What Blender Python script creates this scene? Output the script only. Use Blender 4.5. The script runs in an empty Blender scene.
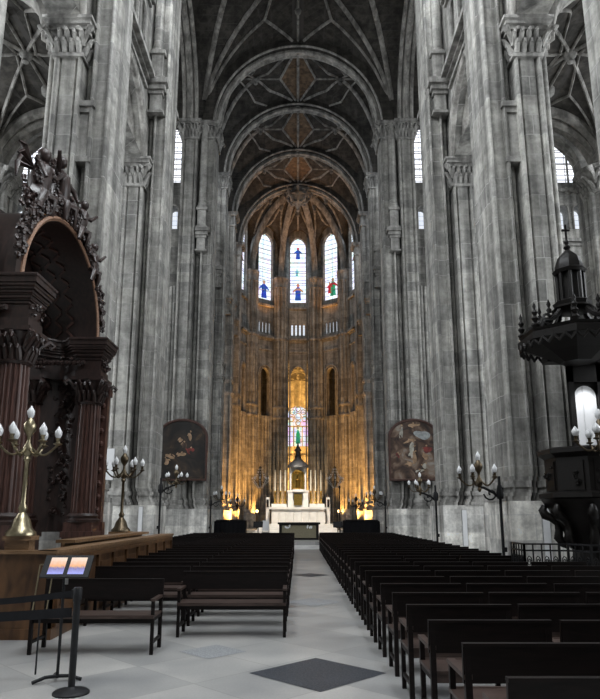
import bpy, math, random
from math import pi, sin, cos, sqrt, radians as R
from mathutils import Vector, Matrix
random.seed(7)
sc = bpy.context.scene
COL = sc.collection

# ------------------------------------------------------------------ materials
def new_mat(name):
    m = bpy.data.materials.new(name); m.use_nodes = True
    nt = m.node_tree; b = nt.nodes['Principled BSDF']
    return m, nt, b
def N(nt, t, **kw):
    n = nt.nodes.new(t)
    for k, v in kw.items(): setattr(n, k, v)
    return n
def ramp(nt, fac, stops):
    r = N(nt, 'ShaderNodeValToRGB'); e = r.color_ramp.elements
    while len(e) < len(stops): e.new(.5)
    for i, (p, c) in enumerate(stops):
        e[i].position = p; e[i].color = (c[0], c[1], c[2], 1)
    nt.links.new(fac, r.inputs[0]); return r.outputs[0]
def mix(nt, fac, a, b, mode='MIX'):
    m = N(nt, 'ShaderNodeMix', data_type='RGBA', blend_type=mode)
    for s, v in ((m.inputs[0], fac), (m.inputs[6], a), (m.inputs[7], b)):
        if hasattr(v, 'is_linked'): nt.links.new(v, s)
        elif isinstance(v, (int, float)): s.default_value = v
        else: s.default_value = (v[0], v[1], v[2], 1)
    return m.outputs[2]
def geo_pos(nt):
    return N(nt, 'ShaderNodeNewGeometry').outputs['Position']

def stone_mat(name, c0, c1, joint, rough=.85, bw=.95, bh=.46, joint_on=True, bump=.35):
    m, nt, b = new_mat(name)
    P = geo_pos(nt)
    sx = N(nt, 'ShaderNodeSeparateXYZ'); nt.links.new(P, sx.inputs[0])
    ad = N(nt, 'ShaderNodeMath', operation='ADD'); nt.links.new(sx.outputs[0], ad.inputs[0]); nt.links.new(sx.outputs[1], ad.inputs[1])
    cb = N(nt, 'ShaderNodeCombineXYZ'); nt.links.new(ad.outputs[0], cb.inputs[0]); nt.links.new(sx.outputs[2], cb.inputs[1])
    n1 = N(nt, 'ShaderNodeTexNoise'); n1.inputs['Scale'].default_value = .55; n1.inputs['Detail'].default_value = 6
    nt.links.new(P, n1.inputs[0])
    n2 = N(nt, 'ShaderNodeTexNoise'); n2.inputs['Scale'].default_value = 9; n2.inputs['Detail'].default_value = 5; n2.inputs['Roughness'].default_value = .7
    nt.links.new(P, n2.inputs[0])
    # vertical soot streaks
    mp = N(nt, 'ShaderNodeMapping'); mp.inputs['Scale'].default_value = (3.2, 3.2, .12); nt.links.new(P, mp.inputs[0])
    n3 = N(nt, 'ShaderNodeTexNoise'); n3.inputs['Scale'].default_value = 1; n3.inputs['Detail'].default_value = 4; nt.links.new(mp.outputs[0], n3.inputs[0])
    n4 = N(nt, 'ShaderNodeTexNoise'); n4.inputs['Scale'].default_value = 2.3; n4.inputs['Detail'].default_value = 8; n4.inputs['Roughness'].default_value = .65; nt.links.new(P, n4.inputs[0])
    base = mix(nt, n1.outputs[0], c0, c1)
    base = mix(nt, .85, base, ramp(nt, n4.outputs[0], [(.34, (.55, .55, .545)), (.64, (1.3, 1.3, 1.29))]), 'MULTIPLY')
    st = ramp(nt, n3.outputs[0], [(.36, (.36, .36, .355)), (.62, (1.3, 1.3, 1.3))])
    base = mix(nt, .75, base, st, 'MULTIPLY')
    gr = ramp(nt, n2.outputs[0], [(.3, (.72, .72, .72)), (.7, (1.2, 1.2, 1.2))])
    base = mix(nt, .7, base, gr, 'MULTIPLY')
    if joint_on:
        bt = N(nt, 'ShaderNodeTexBrick'); nt.links.new(cb.outputs[0], bt.inputs[0])
        bt.inputs['Color1'].default_value = (.72, .72, .72, 1); bt.inputs['Color2'].default_value = (1.16, 1.15, 1.12, 1)
        bt.inputs['Mortar'].default_value = (1, 1, 1, 1)
        bt.inputs['Scale'].default_value = 1; bt.inputs['Mortar Size'].default_value = .011
        bt.inputs['Brick Width'].default_value = bw; bt.inputs['Row Height'].default_value = bh
        base = mix(nt, 1, base, bt.outputs[0], 'MULTIPLY')
        jm = N(nt, 'ShaderNodeMath', operation='MULTIPLY'); nt.links.new(bt.outputs['Fac'], jm.inputs[0])
        jn = N(nt, 'ShaderNodeMapRange'); jn.inputs[1].default_value = .45; jn.inputs[2].default_value = .62; jn.inputs[3].default_value = .15; nt.links.new(n1.outputs[0], jn.inputs[0]); nt.links.new(jn.outputs[0], jm.inputs[1])
        base = mix(nt, jm.outputs[0], base, joint)
    nt.links.new(base, b.inputs['Base Color'])
    b.inputs['Roughness'].default_value = rough
    bp = N(nt, 'ShaderNodeBump'); bp.inputs['Strength'].default_value = bump; bp.inputs['Distance'].default_value = .02
    nt.links.new(n2.outputs[0], bp.inputs['Height']); nt.links.new(bp.outputs[0], b.inputs['Normal'])
    return m

def wood_mat(name, c0, c1, rough=.4, scale=(2, 14, 14), spec=.4, carve=0):
    m, nt, b = new_mat(name)
    tc = N(nt, 'ShaderNodeTexCoord')
    mp = N(nt, 'ShaderNodeMapping'); mp.inputs['Scale'].default_value = scale; nt.links.new(tc.outputs['Object'], mp.inputs[0])
    n = N(nt, 'ShaderNodeTexNoise'); n.inputs['Scale'].default_value = 2.2; n.inputs['Detail'].default_value = 6; n.inputs['Distortion'].default_value = .6
    nt.links.new(mp.outputs[0], n.inputs[0])
    c = ramp(nt, n.outputs[0], [(.32, c0), (.68, c1)])
    nt.links.new(c, b.inputs['Base Color'])
    b.inputs['Roughness'].default_value = rough
    b.inputs['Specular IOR Level'].default_value = spec
    bp = N(nt, 'ShaderNodeBump'); bp.inputs['Strength'].default_value = .15; bp.inputs['Distance'].default_value = .01
    h = n.outputs[0]
    if carve:
        v = N(nt, 'ShaderNodeTexVoronoi'); v.inputs['Scale'].default_value = carve; nt.links.new(tc.outputs['Object'], v.inputs[0])
        h = v.outputs[0]; bp.inputs['Strength'].default_value = .8; bp.inputs['Distance'].default_value = .05
    nt.links.new(h, bp.inputs['Height']); nt.links.new(bp.outputs[0], b.inputs['Normal'])
    return m

def plain(name, c, rough=.5, metal=0, var=.15, emit=0, spec=.5, scale=12):
    m, nt, b = new_mat(name)
    tc = N(nt, 'ShaderNodeTexCoord')
    n = N(nt, 'ShaderNodeTexNoise'); n.inputs['Scale'].default_value = scale; n.inputs['Detail'].default_value = 4
    nt.links.new(tc.outputs['Object'], n.inputs[0])
    lo = tuple(x * (1 - var) for x in c); hi = tuple(min(1, x * (1 + var)) for x in c)
    cc = ramp(nt, n.outputs[0], [(.3, lo), (.7, hi)])
    nt.links.new(cc, b.inputs['Base Color'])
    b.inputs['Roughness'].default_value = rough; b.inputs['Metallic'].default_value = metal
    b.inputs['Specular IOR Level'].default_value = spec
    if emit:
        nt.links.new(cc, b.inputs['Emission Color']); b.inputs['Emission Strength'].default_value = emit
    return m

M = {}
M['stone'] = stone_mat('stone', (.25, .245, .232), (.44, .435, .415), (.42, .41, .39), bw=1.15, bh=.55)
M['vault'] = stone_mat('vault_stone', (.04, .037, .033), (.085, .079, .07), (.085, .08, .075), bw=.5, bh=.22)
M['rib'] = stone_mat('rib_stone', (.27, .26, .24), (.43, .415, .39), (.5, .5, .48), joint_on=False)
M['ochre'] = stone_mat('ochre_web', (.14, .095, .06), (.26, .18, .115), (.2, .15, .1), joint_on=False)
M['archstone'] = stone_mat('arch_stone', (.36, .35, .325), (.54, .525, .5), (.5, .5, .48), joint_on=False)
M['clean'] = stone_mat('scrubbed_stone', (.6, .59, .565), (.8, .79, .76), (.5, .49, .47), bw=1.1, bh=.55)
M['carved'] = stone_mat('carved_stone', (.25, .245, .23), (.42, .41, .39), (.5, .5, .48), joint_on=False, bump=.8)
M['bench'] = wood_mat('dark_bench_wood', (.003, .0017, .0015), (.008, .0045, .004), .5, spec=.22)
M['seat'] = wood_mat('worn_seat_wood', (.03, .018, .014), (.065, .042, .034), .42, spec=.5)
M['oak'] = wood_mat('oak_panelling', (.038, .018, .008), (.125, .062, .027), .42, scale=(3, 3, 1))
M['oaktop'] = wood_mat('worn_oak_top', (.10, .055, .026), (.25, .15, .08), .45)
M['carve'] = wood_mat('dark_carved_walnut', (.012, .0065, .0055), (.042, .022, .018), .4, scale=(8, 8, 2), spec=.6)
M['carve2'] = wood_mat('carved_walnut_relief', (.012, .006, .005), (.05, .024, .02), .38, scale=(8, 8, 3), spec=.7, carve=14)
M['walnut'] = wood_mat('reddish_walnut', (.035, .015, .011), (.1, .047, .036), .42, scale=(10, 10, 1.5), spec=.5)
M['rim'] = wood_mat('pale_walnut_edge', (.2, .11, .07), (.34, .2, .13), .45)
M['ebony'] = wood_mat('near_black_wood', (.003, .0025, .002), (.009, .007, .006), .45, spec=.3)
M['iron'] = plain('black_iron', (.012, .012, .013), .45, .3, spec=.4)
M['black'] = plain('black_plastic', (.007, .0075, .009), .5, spec=.35)
M['belt'] = plain('dark_belt_webbing', (.012, .0125, .015), .8, spec=.2)
M['steel'] = plain('brushed_steel', (.5, .5, .5), .35, 1)
M['brass'] = plain('aged_brass', (.33, .285, .19), .3, 1, .35)
M['dbrass'] = plain('tarnished_bronze', (.11, .085, .055), .4, .9, .3)
M['gold'] = plain('gilt_metal', (.85, .55, .14), .28, 1, .2)
M['bulb'] = plain('frosted_white_glass', (.72, .73, .74), .25, 0, .03)
M['marble'] = plain('white_marble', (.82, .81, .79), .35, 0, .08, scale=3)
M['cream'] = plain('ivory_wax', (.85, .8, .68), .5, 0, .05)
M['slate'] = plain('dark_slate_roofing', (.05, .05, .055), .5, 0, .3)
M['olive'] = plain('olive_altar_cloth', (.19, .17, .11), .8, 0, .15)
M['drape'] = plain('black_cloth', (.006, .006, .007), .9, 0, .2, spec=.1)
M['paper'] = plain('white_paper', (.78, .79, .8), .7, 0, .03)
M['white'] = plain('white_painted_panel', (.93, .94, .95), .6, 0, .05, scale=4)
M['crystal'] = plain('cut_crystal', (.75, .73, .7), .12, 0, .1)
M['gpolish'] = plain('carpet_dark', (.02, .018, .017), .9, 0, .2)

def floor_mat():
    m, nt, b = new_mat('worn_stone_floor')
    P = geo_pos(nt)
    mp = N(nt, 'ShaderNodeMapping'); mp.inputs['Rotation'].default_value = (0, 0, R(45)); mp.inputs['Location'].default_value = (.31, .12, 0)
    nt.links.new(P, mp.inputs[0])
    bt = N(nt, 'ShaderNodeTexBrick'); nt.links.new(mp.outputs[0], bt.inputs[0])
    bt.offset = 0
    bt.inputs['Scale'].default_value = 1; bt.inputs['Brick Width'].default_value = 1.04; bt.inputs['Row Height'].default_value = 1.04
    bt.inputs['Mortar Size'].default_value = .008
    bt.inputs['Color1'].default_value = (.38, .375, .362, 1); bt.inputs['Color2'].default_value = (.27, .272, .27, 1); bt.inputs['Mortar'].default_value = (.25, .25, .24, 1)
    n = N(nt, 'ShaderNodeTexNoise'); n.inputs['Scale'].default_value = 1.2; n.inputs['Detail'].default_value = 7; nt.links.new(P, n.inputs[0])
    n2 = N(nt, 'ShaderNodeTexNoise'); n2.inputs['Scale'].default_value = 40; n2.inputs['Detail'].default_value = 3; nt.links.new(P, n2.inputs[0])
    c = mix(nt, .8, bt.outputs[0], ramp(nt, n.outputs[0], [(.3, (.75, .76, .78)), (.7, (1.2, 1.18, 1.15))]), 'MULTIPLY')
    c = mix(nt, .5, c, ramp(nt, n2.outputs[0], [(.3, (.85, .85, .85)), (.7, (1.1, 1.1, 1.1))]), 'MULTIPLY')
    nt.links.new(c, b.inputs['Base Color'])
    rr = N(nt, 'ShaderNodeMapRange'); rr.inputs[3].default_value = .28; rr.inputs[4].default_value = .5
    nt.links.new(n.outputs[0], rr.inputs[0]); nt.links.new(rr.outputs[0], b.inputs['Roughness'])
    bp = N(nt, 'ShaderNodeBump'); bp.inputs['Strength'].default_value = .12; bp.inputs['Distance'].default_value = .02
    nt.links.new(n.outputs[0], bp.inputs['Height']); nt.links.new(bp.outputs[0], b.inputs['Normal'])
    return m
M['floor'] = floor_mat()
def granite(name, a, c):
    m, nt, b = new_mat(name)
    n = N(nt, 'ShaderNodeTexNoise'); n.inputs['Scale'].default_value = 55; n.inputs['Detail'].default_value = 4; nt.links.new(geo_pos(nt), n.inputs[0])
    nt.links.new(ramp(nt, n.outputs[0], [(.38, a), (.66, c)]), b.inputs['Base Color']); b.inputs['Roughness'].default_value = .45
    return m
M['granite'] = granite('dark_granite', (.012, .014, .018), (.07, .08, .095))
M['granite2'] = granite('grey_granite', (.2, .21, .22), (.36, .37, .38))

def glass_mat(name, pale, strength, lead=(.12, .12, .13), bw=.16, bh=.06, seed=0, tint=.0):
    m, nt, b = new_mat(name)
    nt.nodes.remove(b)
    tc = N(nt, 'ShaderNodeTexCoord')
    bt = N(nt, 'ShaderNodeTexBrick'); nt.links.new(tc.outputs['UV'], bt.inputs[0])
    bt.inputs['Scale'].default_value = 1; bt.inputs['Brick Width'].default_value = bw; bt.inputs['Row Height'].default_value = bh
    bt.inputs['Mortar Size'].default_value = .006; bt.offset = 0
    bt.inputs['Color1'].default_value = (*pale, 1); bt.inputs['Color2'].default_value = (pale[0] * .86, pale[1] * .9, pale[2] * .97, 1)
    bt.inputs['Mortar'].default_value = (*lead, 1)
    v = N(nt, 'ShaderNodeTexVoronoi'); v.inputs['Scale'].default_value = 9; nt.links.new(tc.outputs['UV'], v.inputs[0])
    c = mix(nt, tint, bt.outputs[0], v.outputs['Color'], 'MULTIPLY')
    e = N(nt, 'ShaderNodeEmission'); nt.links.new(c, e.inputs[0]); e.inputs[1].default_value = strength
    nt.links.new(e.outputs[0], nt.nodes['Material Output'].inputs[0])
    return m
M['gl_white'] = glass_mat('daylit_clear_glass', (.93, .95, 1.0), 2.4)
M['gl_apse'] = glass_mat('daylit_pale_stained_glass', (.86, .93, 1.0), 1.9, lead=(.3, .33, .38), bw=.25, bh=.07, tint=.22)
M['gl_grey'] = glass_mat('daylit_grey_glass', (.8, .85, .92), 1.3, bw=.5, bh=.2)
M['gl_rose'] = glass_mat('stained_rose_glass', (.95, .88, .92), 1.7, bw=.15, bh=.12, tint=.45)
def cglass(name, c, s):
    m, nt, b = new_mat(name); nt.nodes.remove(b)
    v = N(nt, 'ShaderNodeTexVoronoi'); v.inputs['Scale'].default_value = 4; nt.links.new(geo_pos(nt), v.inputs[0])
    cc = mix(nt, .45, c, v.outputs['Color'], 'MULTIPLY')
    e = N(nt, 'ShaderNodeEmission'); nt.links.new(cc, e.inputs[0]); e.inputs[1].default_value = s
    nt.links.new(e.outputs[0], nt.nodes['Material Output'].inputs[0]); return m
M['g_blue'] = cglass('blue_glass', (.05, .12, .6), 1.1)
M['g_red'] = cglass('red_glass', (.7, .04, .06), 1.0)
M['g_green'] = cglass('green_glass', (.05, .42, .22), 1.0)
M['g_skin'] = cglass('flesh_glass', (.75, .45, .3), 1.0)
M['g_teal'] = cglass('teal_glass', (.25, .6, .75), 1.2)

def paint_mat(name, stops, scale, seed):
    m, nt, b = new_mat(name)
    tc = N(nt, 'ShaderNodeTexCoord')
    mp = N(nt, 'ShaderNodeMapping'); mp.inputs['Location'].default_value = (seed, seed * 2, 0); nt.links.new(tc.outputs['Object'], mp.inputs[0])
    n = N(nt, 'ShaderNodeTexNoise'); n.inputs['Scale'].default_value = scale; n.inputs['Detail'].default_value = 5; n.inputs['Distortion'].default_value = 1.2
    nt.links.new(mp.outputs[0], n.inputs[0])
    nt.links.new(ramp(nt, n.outputs[0], stops), b.inputs['Base Color']); b.inputs['Roughness'].default_value = .35
    return m
M['canvas_dark'] = paint_mat('dark_oil_canvas', [(.45, (.008, .007, .006)), (.62, (.03, .02, .014)), (.8, (.12, .07, .04))], 1.3, 3)
M['canvas_brown'] = paint_mat('brown_oil_canvas', [(.35, (.018, .01, .007)), (.5, (.08, .045, .03)), (.62, (.2, .14, .1)), (.75, (.3, .28, .25))], 1.5, 8)
M['p_flesh'] = plain('painted_flesh', (.34, .22, .13), .5, var=.5, scale=5)
M['p_red'] = plain('painted_red_robe', (.16, .025, .02), .5, var=.6, scale=5)
M['p_sky'] = plain('painted_grey_cloud', (.3, .32, .32), .5, var=.5, scale=4)
M['p_pale'] = plain('painted_pale_robe', (.42, .4, .34), .5, var=.5, scale=5)
def screen_mat():
    m, nt, b = new_mat('picture_screen'); 
    tc = N(nt, 'ShaderNodeTexCoord'); s = N(nt, 'ShaderNodeSeparateXYZ'); nt.links.new(tc.outputs['UV'], s.inputs[0])
    n = N(nt, 'ShaderNodeTexNoise'); n.inputs['Scale'].default_value = 5; nt.links.new(tc.outputs['UV'], n.inputs[0])
    a = N(nt, 'ShaderNodeMath', operation='MULTIPLY_ADD'); nt.links.new(n.outputs[0], a.inputs[0]); a.inputs[1].default_value = .3; nt.links.new(s.outputs[1], a.inputs[2])
    c = ramp(nt, a.outputs[0], [(.2, (.35, .36, .75)), (.5, (.22, .2, .42)), (.62, (.8, .42, .2)), (1, (.85, .62, .5))])
    nt.links.new(c, b.inputs['Base Color']); nt.links.new(c, b.inputs['Emission Color']); b.inputs['Emission Strength'].default_value = .3
    b.inputs['Roughness'].default_value = .25
    return m
M['screen'] = screen_mat()
def flame_mat():
    m, nt, b = new_mat('warm_lit_lamp'); b.inputs['Base Color'].default_value = (1, .8, .5, 1)
    b.inputs['Emission Color'].default_value = (1, .62, .25, 1); b.inputs['Emission Strength'].default_value = 6
    return m
M['flame'] = flame_mat()

# ------------------------------------------------------------------ mesh builder
class MB:
    def __init__(s): s.v = []; s.f = []; s.uv = None; s.xf = None
    def add(s, vs, fs):
        o = len(s.v)
        if s.xf: vs = [s.xf(p) for p in vs]
        s.v += [tuple(p) for p in vs]; s.f += [tuple(i + o for i in f) for f in fs]
    def box(s, x0, x1, y0, y1, z0, z1):
        s.add([(x0,y0,z0),(x1,y0,z0),(x1,y1,z0),(x0,y1,z0),(x0,y0,z1),(x1,y0,z1),(x1,y1,z1),(x0,y1,z1)],
              [(0,3,2,1),(4,5,6,7),(0,1,5,4),(1,2,6,5),(2,3,7,6),(3,0,4,7)])
    def cbox(s, c, d, rot=None):
        hx, hy, hz = d[0]/2, d[1]/2, d[2]/2
        vs = [Vector((a*hx, b*hy, e*hz)) for e in (-1,1) for a, b in ((-1,-1),(1,-1),(1,1),(-1,1))]
        if rot is not None: vs = [rot @ p for p in vs]
        s.add([p + Vector(c) for p in vs], [(0,3,2,1),(4,5,6,7),(0,1,5,4),(1,2,6,5),(2,3,7,6),(3,0,4,7)])
    def prism(s, pts, z0, z1, cap=True, scale_top=None, ctr=None):
        n = len(pts)
        top = pts
        if scale_top is not None:
            cx, cy = ctr or (sum(p[0] for p in pts)/n, sum(p[1] for p in pts)/n)
            top = [(cx+(p[0]-cx)*scale_top, cy+(p[1]-cy)*scale_top) for p in pts]
        vs = [(p[0], p[1], z0) for p in pts] + [(p[0], p[1], z1) for p in top]
        fs = [(i, (i+1) % n, (i+1) % n + n, i + n) for i in range(n)]
        if cap: fs += [tuple(range(n-1, -1, -1)), tuple(range(n, 2*n))]
        s.add(vs, fs)
    def lathe(s, prof, c=(0,0,0), n=12, cap=True, a0=0):
        vs = []; fs = []
        k = len(prof)
        for r, z in prof:
            for i in range(n):
                a = a0 + 2*pi*i/n
                vs.append((c[0]+r*cos(a), c[1]+r*sin(a), c[2]+z))
        for j in range(k-1):
            for i in range(n):
                i2 = (i+1) % n
                fs.append((j*n+i, j*n+i2, (j+1)*n+i2, (j+1)*n+i))
        if cap: fs += [tuple(range(n-1, -1, -1)), tuple((k-1)*n+i for i in range(n))]
        s.add(vs, fs)
    def tube(s, pts, r, n=6, cap=True, flat=None, closed=False):
        pts = [Vector(p) for p in pts]; m = len(pts)
        rr = r if isinstance(r, (list, tuple)) else [r]*m
        t0 = (pts[1]-pts[0]).normalized()
        up = Vector((0,0,1)) if abs(t0.z) < .9 else Vector((1,0,0))
        u = t0.cross(up).normalized(); w = u.cross(t0).normalized()
        vs = []; fs = []
        pt = t0
        for i, p in enumerate(pts):
            if closed: t = (pts[(i+1) % m]-pts[i-1]).normalized()
            else: t = (pts[min(i+1, m-1)]-pts[max(i-1, 0)]).normalized()
            q = pt.rotation_difference(t); u = q @ u; w = q @ w; pt = t
            for j in range(n):
                a = 2*pi*(j+.5)/n
                fa, fb = (1, 1) if flat is None else flat
                vs.append(p + u*(cos(a)*rr[i]*fa) + w*(sin(a)*rr[i]*fb))
        seg = m if closed else m-1
        for i in range(seg):
            for j in range(n):
                j2 = (j+1) % n; i2 = (i+1) % m
                fs.append((i*n+j, i*n+j2, i2*n+j2, i2*n+j))
        if cap and not closed: fs += [tuple(range(n-1, -1, -1)), tuple((m-1)*n+j for j in range(n))]
        s.add(vs, fs)
    def ball(s, c, r, n=8, sz=None):
        sz = sz or (1, 1, 1); k = max(4, n//2+1)
        vs = [(c[0], c[1], c[2]-r*sz[2])]; fs = []
        for j in range(1, k):
            a = -pi/2 + pi*j/k
            for i in range(n):
                b = 2*pi*i/n
                vs.append((c[0]+r*sz[0]*cos(a)*cos(b), c[1]+r*sz[1]*cos(a)*sin(b), c[2]+r*sz[2]*sin(a)))
        vs.append((c[0], c[1], c[2]+r*sz[2]))
        for i in range(n): fs.append((0, 1+(i+1) % n, 1+i))
        for j in range(k-2):
            for i in range(n):
                fs.append((1+j*n+i, 1+j*n+(i+1) % n, 1+(j+1)*n+(i+1) % n, 1+(j+1)*n+i))
        b = 1+(k-2)*n
        for i in range(n): fs.append((b+i, b+(i+1) % n, len(vs)-1))
        s.add(vs, fs)
    def build(s, name, mat, parent=None, smooth=None, label=None):
        off = Vector((0,0,0)); p = parent
        while p is not None: off += p.location; p = p.parent
        me = bpy.data.meshes.new(name)
        vs = s.v if off.length == 0 else [(a-off.x, b-off.y, c-off.z) for a, b, c in s.v]
        me.from_pydata(vs, [], s.f)
        me.materials.append(M[mat] if isinstance(mat, str) else mat)
        if s.uv:
            ul = me.uv_layers.new(name='UVMap')
            for l in me.loops: ul.data[l.index].uv = s.uv[l.vertex_index]
        if smooth:
            me.polygons.foreach_set('use_smooth', [True]*len(me.polygons))
            me.set_sharp_from_angle(angle=R(smooth))
        me.update()
        o = bpy.data.objects.new(name, me); COL.objects.link(o)
        if parent: o.parent = parent
        if label: o['label'] = label
        return o

def thing(name, label, cat, loc=(0,0,0), group=None, kind='thing'):
    o = bpy.data.objects.new(name, None); COL.objects.link(o); o.location = loc
    o['label'] = label; o['category'] = cat; o['kind'] = kind
    if group: o['group'] = group
    return o
def tag(o, label, cat, group=None, kind='thing'):
    o['label'] = label; o['category'] = cat; o['kind'] = kind
    if group: o['group'] = group
    return o
def struct(o, label, cat=None):
    o['kind'] = 'structure'; o['label'] = label; o['category'] = cat or o.name.split('_')[0].split('.')[0]; return o
def copy_tree(o, parent=None):
    c = o.copy(); COL.objects.link(c); c.parent = parent
    for ch in o.children: copy_tree(ch, c)
    return c
def arc(cx, cy, r, a0, a1, n):
    return [(cx+r*cos(R(a0+(a1-a0)*i/n)), cy+r*sin(R(a0+(a1-a0)*i/n))) for i in range(n+1)]
def swirl(mb, c, size, n, rnd, plane=None, rad=.12):
    """carved scrollwork: curls, leaves and buds round a point (plane: two axes the curls lie in)"""
    ax = [Vector(p) for p in (plane or ((1,0,0),(0,0,1)))]
    nrm = ax[0].cross(ax[1])
    for _ in range(n):
        p = Vector(c) + ax[0]*rnd.uniform(-size[0], size[0]) + ax[1]*rnd.uniform(-size[1], size[1])
        a = rnd.uniform(0, 6.3); s = rnd.uniform(.5, 1)*min(size)*.42 if min(size) > .05 else .06
        s = max(s, rad*1.2); pts = []
        for k in range(7):
            t = k/6; rr = s*(1-.75*t); th = a + t*4.4
            pts.append(p + ax[0]*(rr*cos(th)) + ax[1]*(rr*sin(th)) + nrm*(rnd.uniform(-.02, .03)))
        mb.tube(pts, [rad*(.45 if k in (0, 6) else .75)*(1-.07*k) for k in range(7)], 5)
        if rnd.random() < .5: mb.ball(p + nrm*.03, rad*1.1, 6)

# ------------------------------------------------------------------ camera
HZ = 1.65; F = 630
cam = bpy.data.cameras.new('camera'); co = bpy.data.objects.new('camera', cam); COL.objects.link(co)
co.location = (0, 0, HZ); co.rotation_euler = (R(90+11.6), 0, 0)
cam.sensor_fit = 'HORIZONTAL'; cam.sensor_width = 36; cam.lens = F/600*36; cam.shift_x = 2/600; cam.shift_y = 36/600
cam.clip_start = .05; cam.clip_end = 300
sc.camera = co

# ------------------------------------------------------------------ floor
mb = MB(); mb.box(-26, 26, -26, 75, -.3, 0)
fl = struct(mb.build('floor', 'floor'), 'pale worn stone floor laid in diagonal slabs', 'floor')
for x, y, h, m, lb in ((.21, 7.17, .73, 'granite', 'near black granite diamond'), (.3, 12.75, .6, 'granite2', 'mid grey granite diamond'), (.35, 18.3, .55, 'granite', 'far black granite diamond'),
                       (-1.05, 8.25, .42, 'granite2', 'grey diamond left of the aisle'), (.33, 24.2, .55, 'granite2', 'farthest grey diamond')):
    mb = MB(); mb.add([(x-h, y, .004), (x, y-h, .004), (x+h, y, .004), (x, y+h, .004)], [(0, 1, 2, 3)])
    mb.build('floor_inlay', m, fl)

# ------------------------------------------------------------------ walls with openings
def arch_pts(uc, a, zs, pointed=0, n=10):
    out = []
    if not pointed:
        for i in range(n+1):
            t = pi - pi*i/n; out.append((uc+a*cos(t), zs+a*sin(t)))
    else:
        r = a*(1+pointed); te = math.acos((r-a)/r)
        h = n//2
        for i in range(h+1):
            t = te*i/h; out.append((uc-a+r-r*cos(t), zs+r*sin(t)))
        for i in range(h-1, -1, -1):
            t = te*i/h; out.append((uc+a-r+r*cos(t), zs+r*sin(t)))
    return out
class Frame:
    """a wall plane: A->B horizontal direction u, thickness along n"""
    def __init__(s, A, B, n):
        s.A = Vector((*A, 0)); d = Vector((*B, 0))-s.A; s.L = d.length; s.d = d.normalized(); s.n = Vector((*n, 0)).normalized()
    def p(s, u, z, w=0): return s.A + s.d*u + s.n*w + Vector((0, 0, z))
def wall(mb, fr, th, bands):
    def q(a, b, c, d):
        for w in (0, th):
            mb.add([fr.p(*a, w), fr.p(*b, w), fr.p(*c, w), fr.p(*d, w)], [(0,1,2,3)])
    def rv(a, b): mb.add([fr.p(*a, 0), fr.p(*b, 0), fr.p(*b, th), fr.p(*a, th)], [(0,1,2,3)])
    for z0, z1, ops in bands:
        u = 0
        for o in sorted(ops):
            uc, a, zb, zs = o[:4]; pt = o[4] if len(o) > 4 else 0
            if uc-a > u: q((u, z0), (uc-a, z0), (uc-a, z1), (u, z1))
            if zb > z0: q((uc-a, z0), (uc+a, z0), (uc+a, zb), (uc-a, zb)); rv((uc-a, zb), (uc+a, zb))
            ap = arch_pts(uc, a, zs, pt)
            rv((uc-a, zb), (uc-a, zs)); rv((uc+a, zb), (uc+a, zs))
            for i in range(len(ap)-1):
                (ua, za), (ub, zb_) = ap[i], ap[i+1]
                q((ua, za), (ub, zb_), (ub, z1), (ua, z1)); rv(ap[i], ap[i+1])
            u = uc+a
        if u < fr.L-1e-4: q((u, z0), (fr.L, z0), (fr.L, z1), (u, z1))
    zb, zt = bands[0][0], bands[-1][1]
    rv((0, zb), (0, zt)); rv((fr.L, zb), (fr.L, zt)); rv((0, zb), (fr.L, zb)); rv((0, zt), (fr.L, zt))
def pane(fr, w, op, mat, parent, name='pane'):
    uc, a, zb, zs = op[:4]; ap = arch_pts(uc, a, zs, op[4] if len(op) > 4 else 0)
    mb = MB(); zt = max(z for _, z in ap); mb.uv = []
    for i in range(len(ap)-1):
        (ua, za), (ub, zz) = ap[i], ap[i+1]
        if abs(ub-ua) < 1e-5: continue
        mb.add([fr.p(ua, zb, w), fr.p(ub, zb, w), fr.p(ub, zz, w), fr.p(ua, za, w)], [(0,1,2,3)])
        mb.uv += [((x-uc+a)/(2*a), (z-zb)/(zt-zb)) for x, z in ((ua, zb), (ub, zb), (ub, zz), (ua, za))]
    return mb.build(name, mat, parent)
def opening_tube(mb, fr, op, w, r, n=5, grow=0, legs=True):
    uc, a, zb, zs = op[:4]
    pts = [(x+(x-uc)/a*grow, z+(grow*.8 if z > zs+.3*a else 0)) for x, z in arch_pts(uc, a, zs, op[4] if len(op) > 4 else 0, 14)]
    if legs: pts = [(uc-a-grow, zb)] + pts + [(uc+a+grow, zb)]
    mb.tube([fr.p(x, z, w) for x, z in pts], r, n)
WN = [0]
def window(fr, w, op, mat, label, mull=1, bars=4, fr_r=.07):
    WN[0] += 1
    uc, a, zb, zs = op[:4]; zt = max(z for _, z in arch_pts(uc, a, zs, op[4] if len(op) > 4 else 0))
    mb = MB(); opening_tube(mb, fr, op, w-.08, fr_r*1.3, 4)
    for k in range(1, mull+1):
        u = uc-a+2*a*k/(mull+1); mb.tube([fr.p(u, zb, w-.06), fr.p(u, zs+a*.4, w-.06)], fr_r, 4)
    for k in range(1, bars+1):
        z = zb+(zs-zb)*k/(bars+.5); mb.tube([fr.p(uc-a, z, w-.03), fr.p(uc+a, z, w-.03)], .025, 4)
    if mull:
        mb.tube([fr.p(uc+a*.42*cos(t*pi/8), zs+a*.55+a*.42*sin(t*pi/8), w-.06) for t in range(16)], fr_r*.8, 4, closed=True)
    o = mb.build('window_%d' % WN[0], 'carved')
    struct(o, label, 'window')
    pane(fr, w, op, mat, o)
    return o

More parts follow.
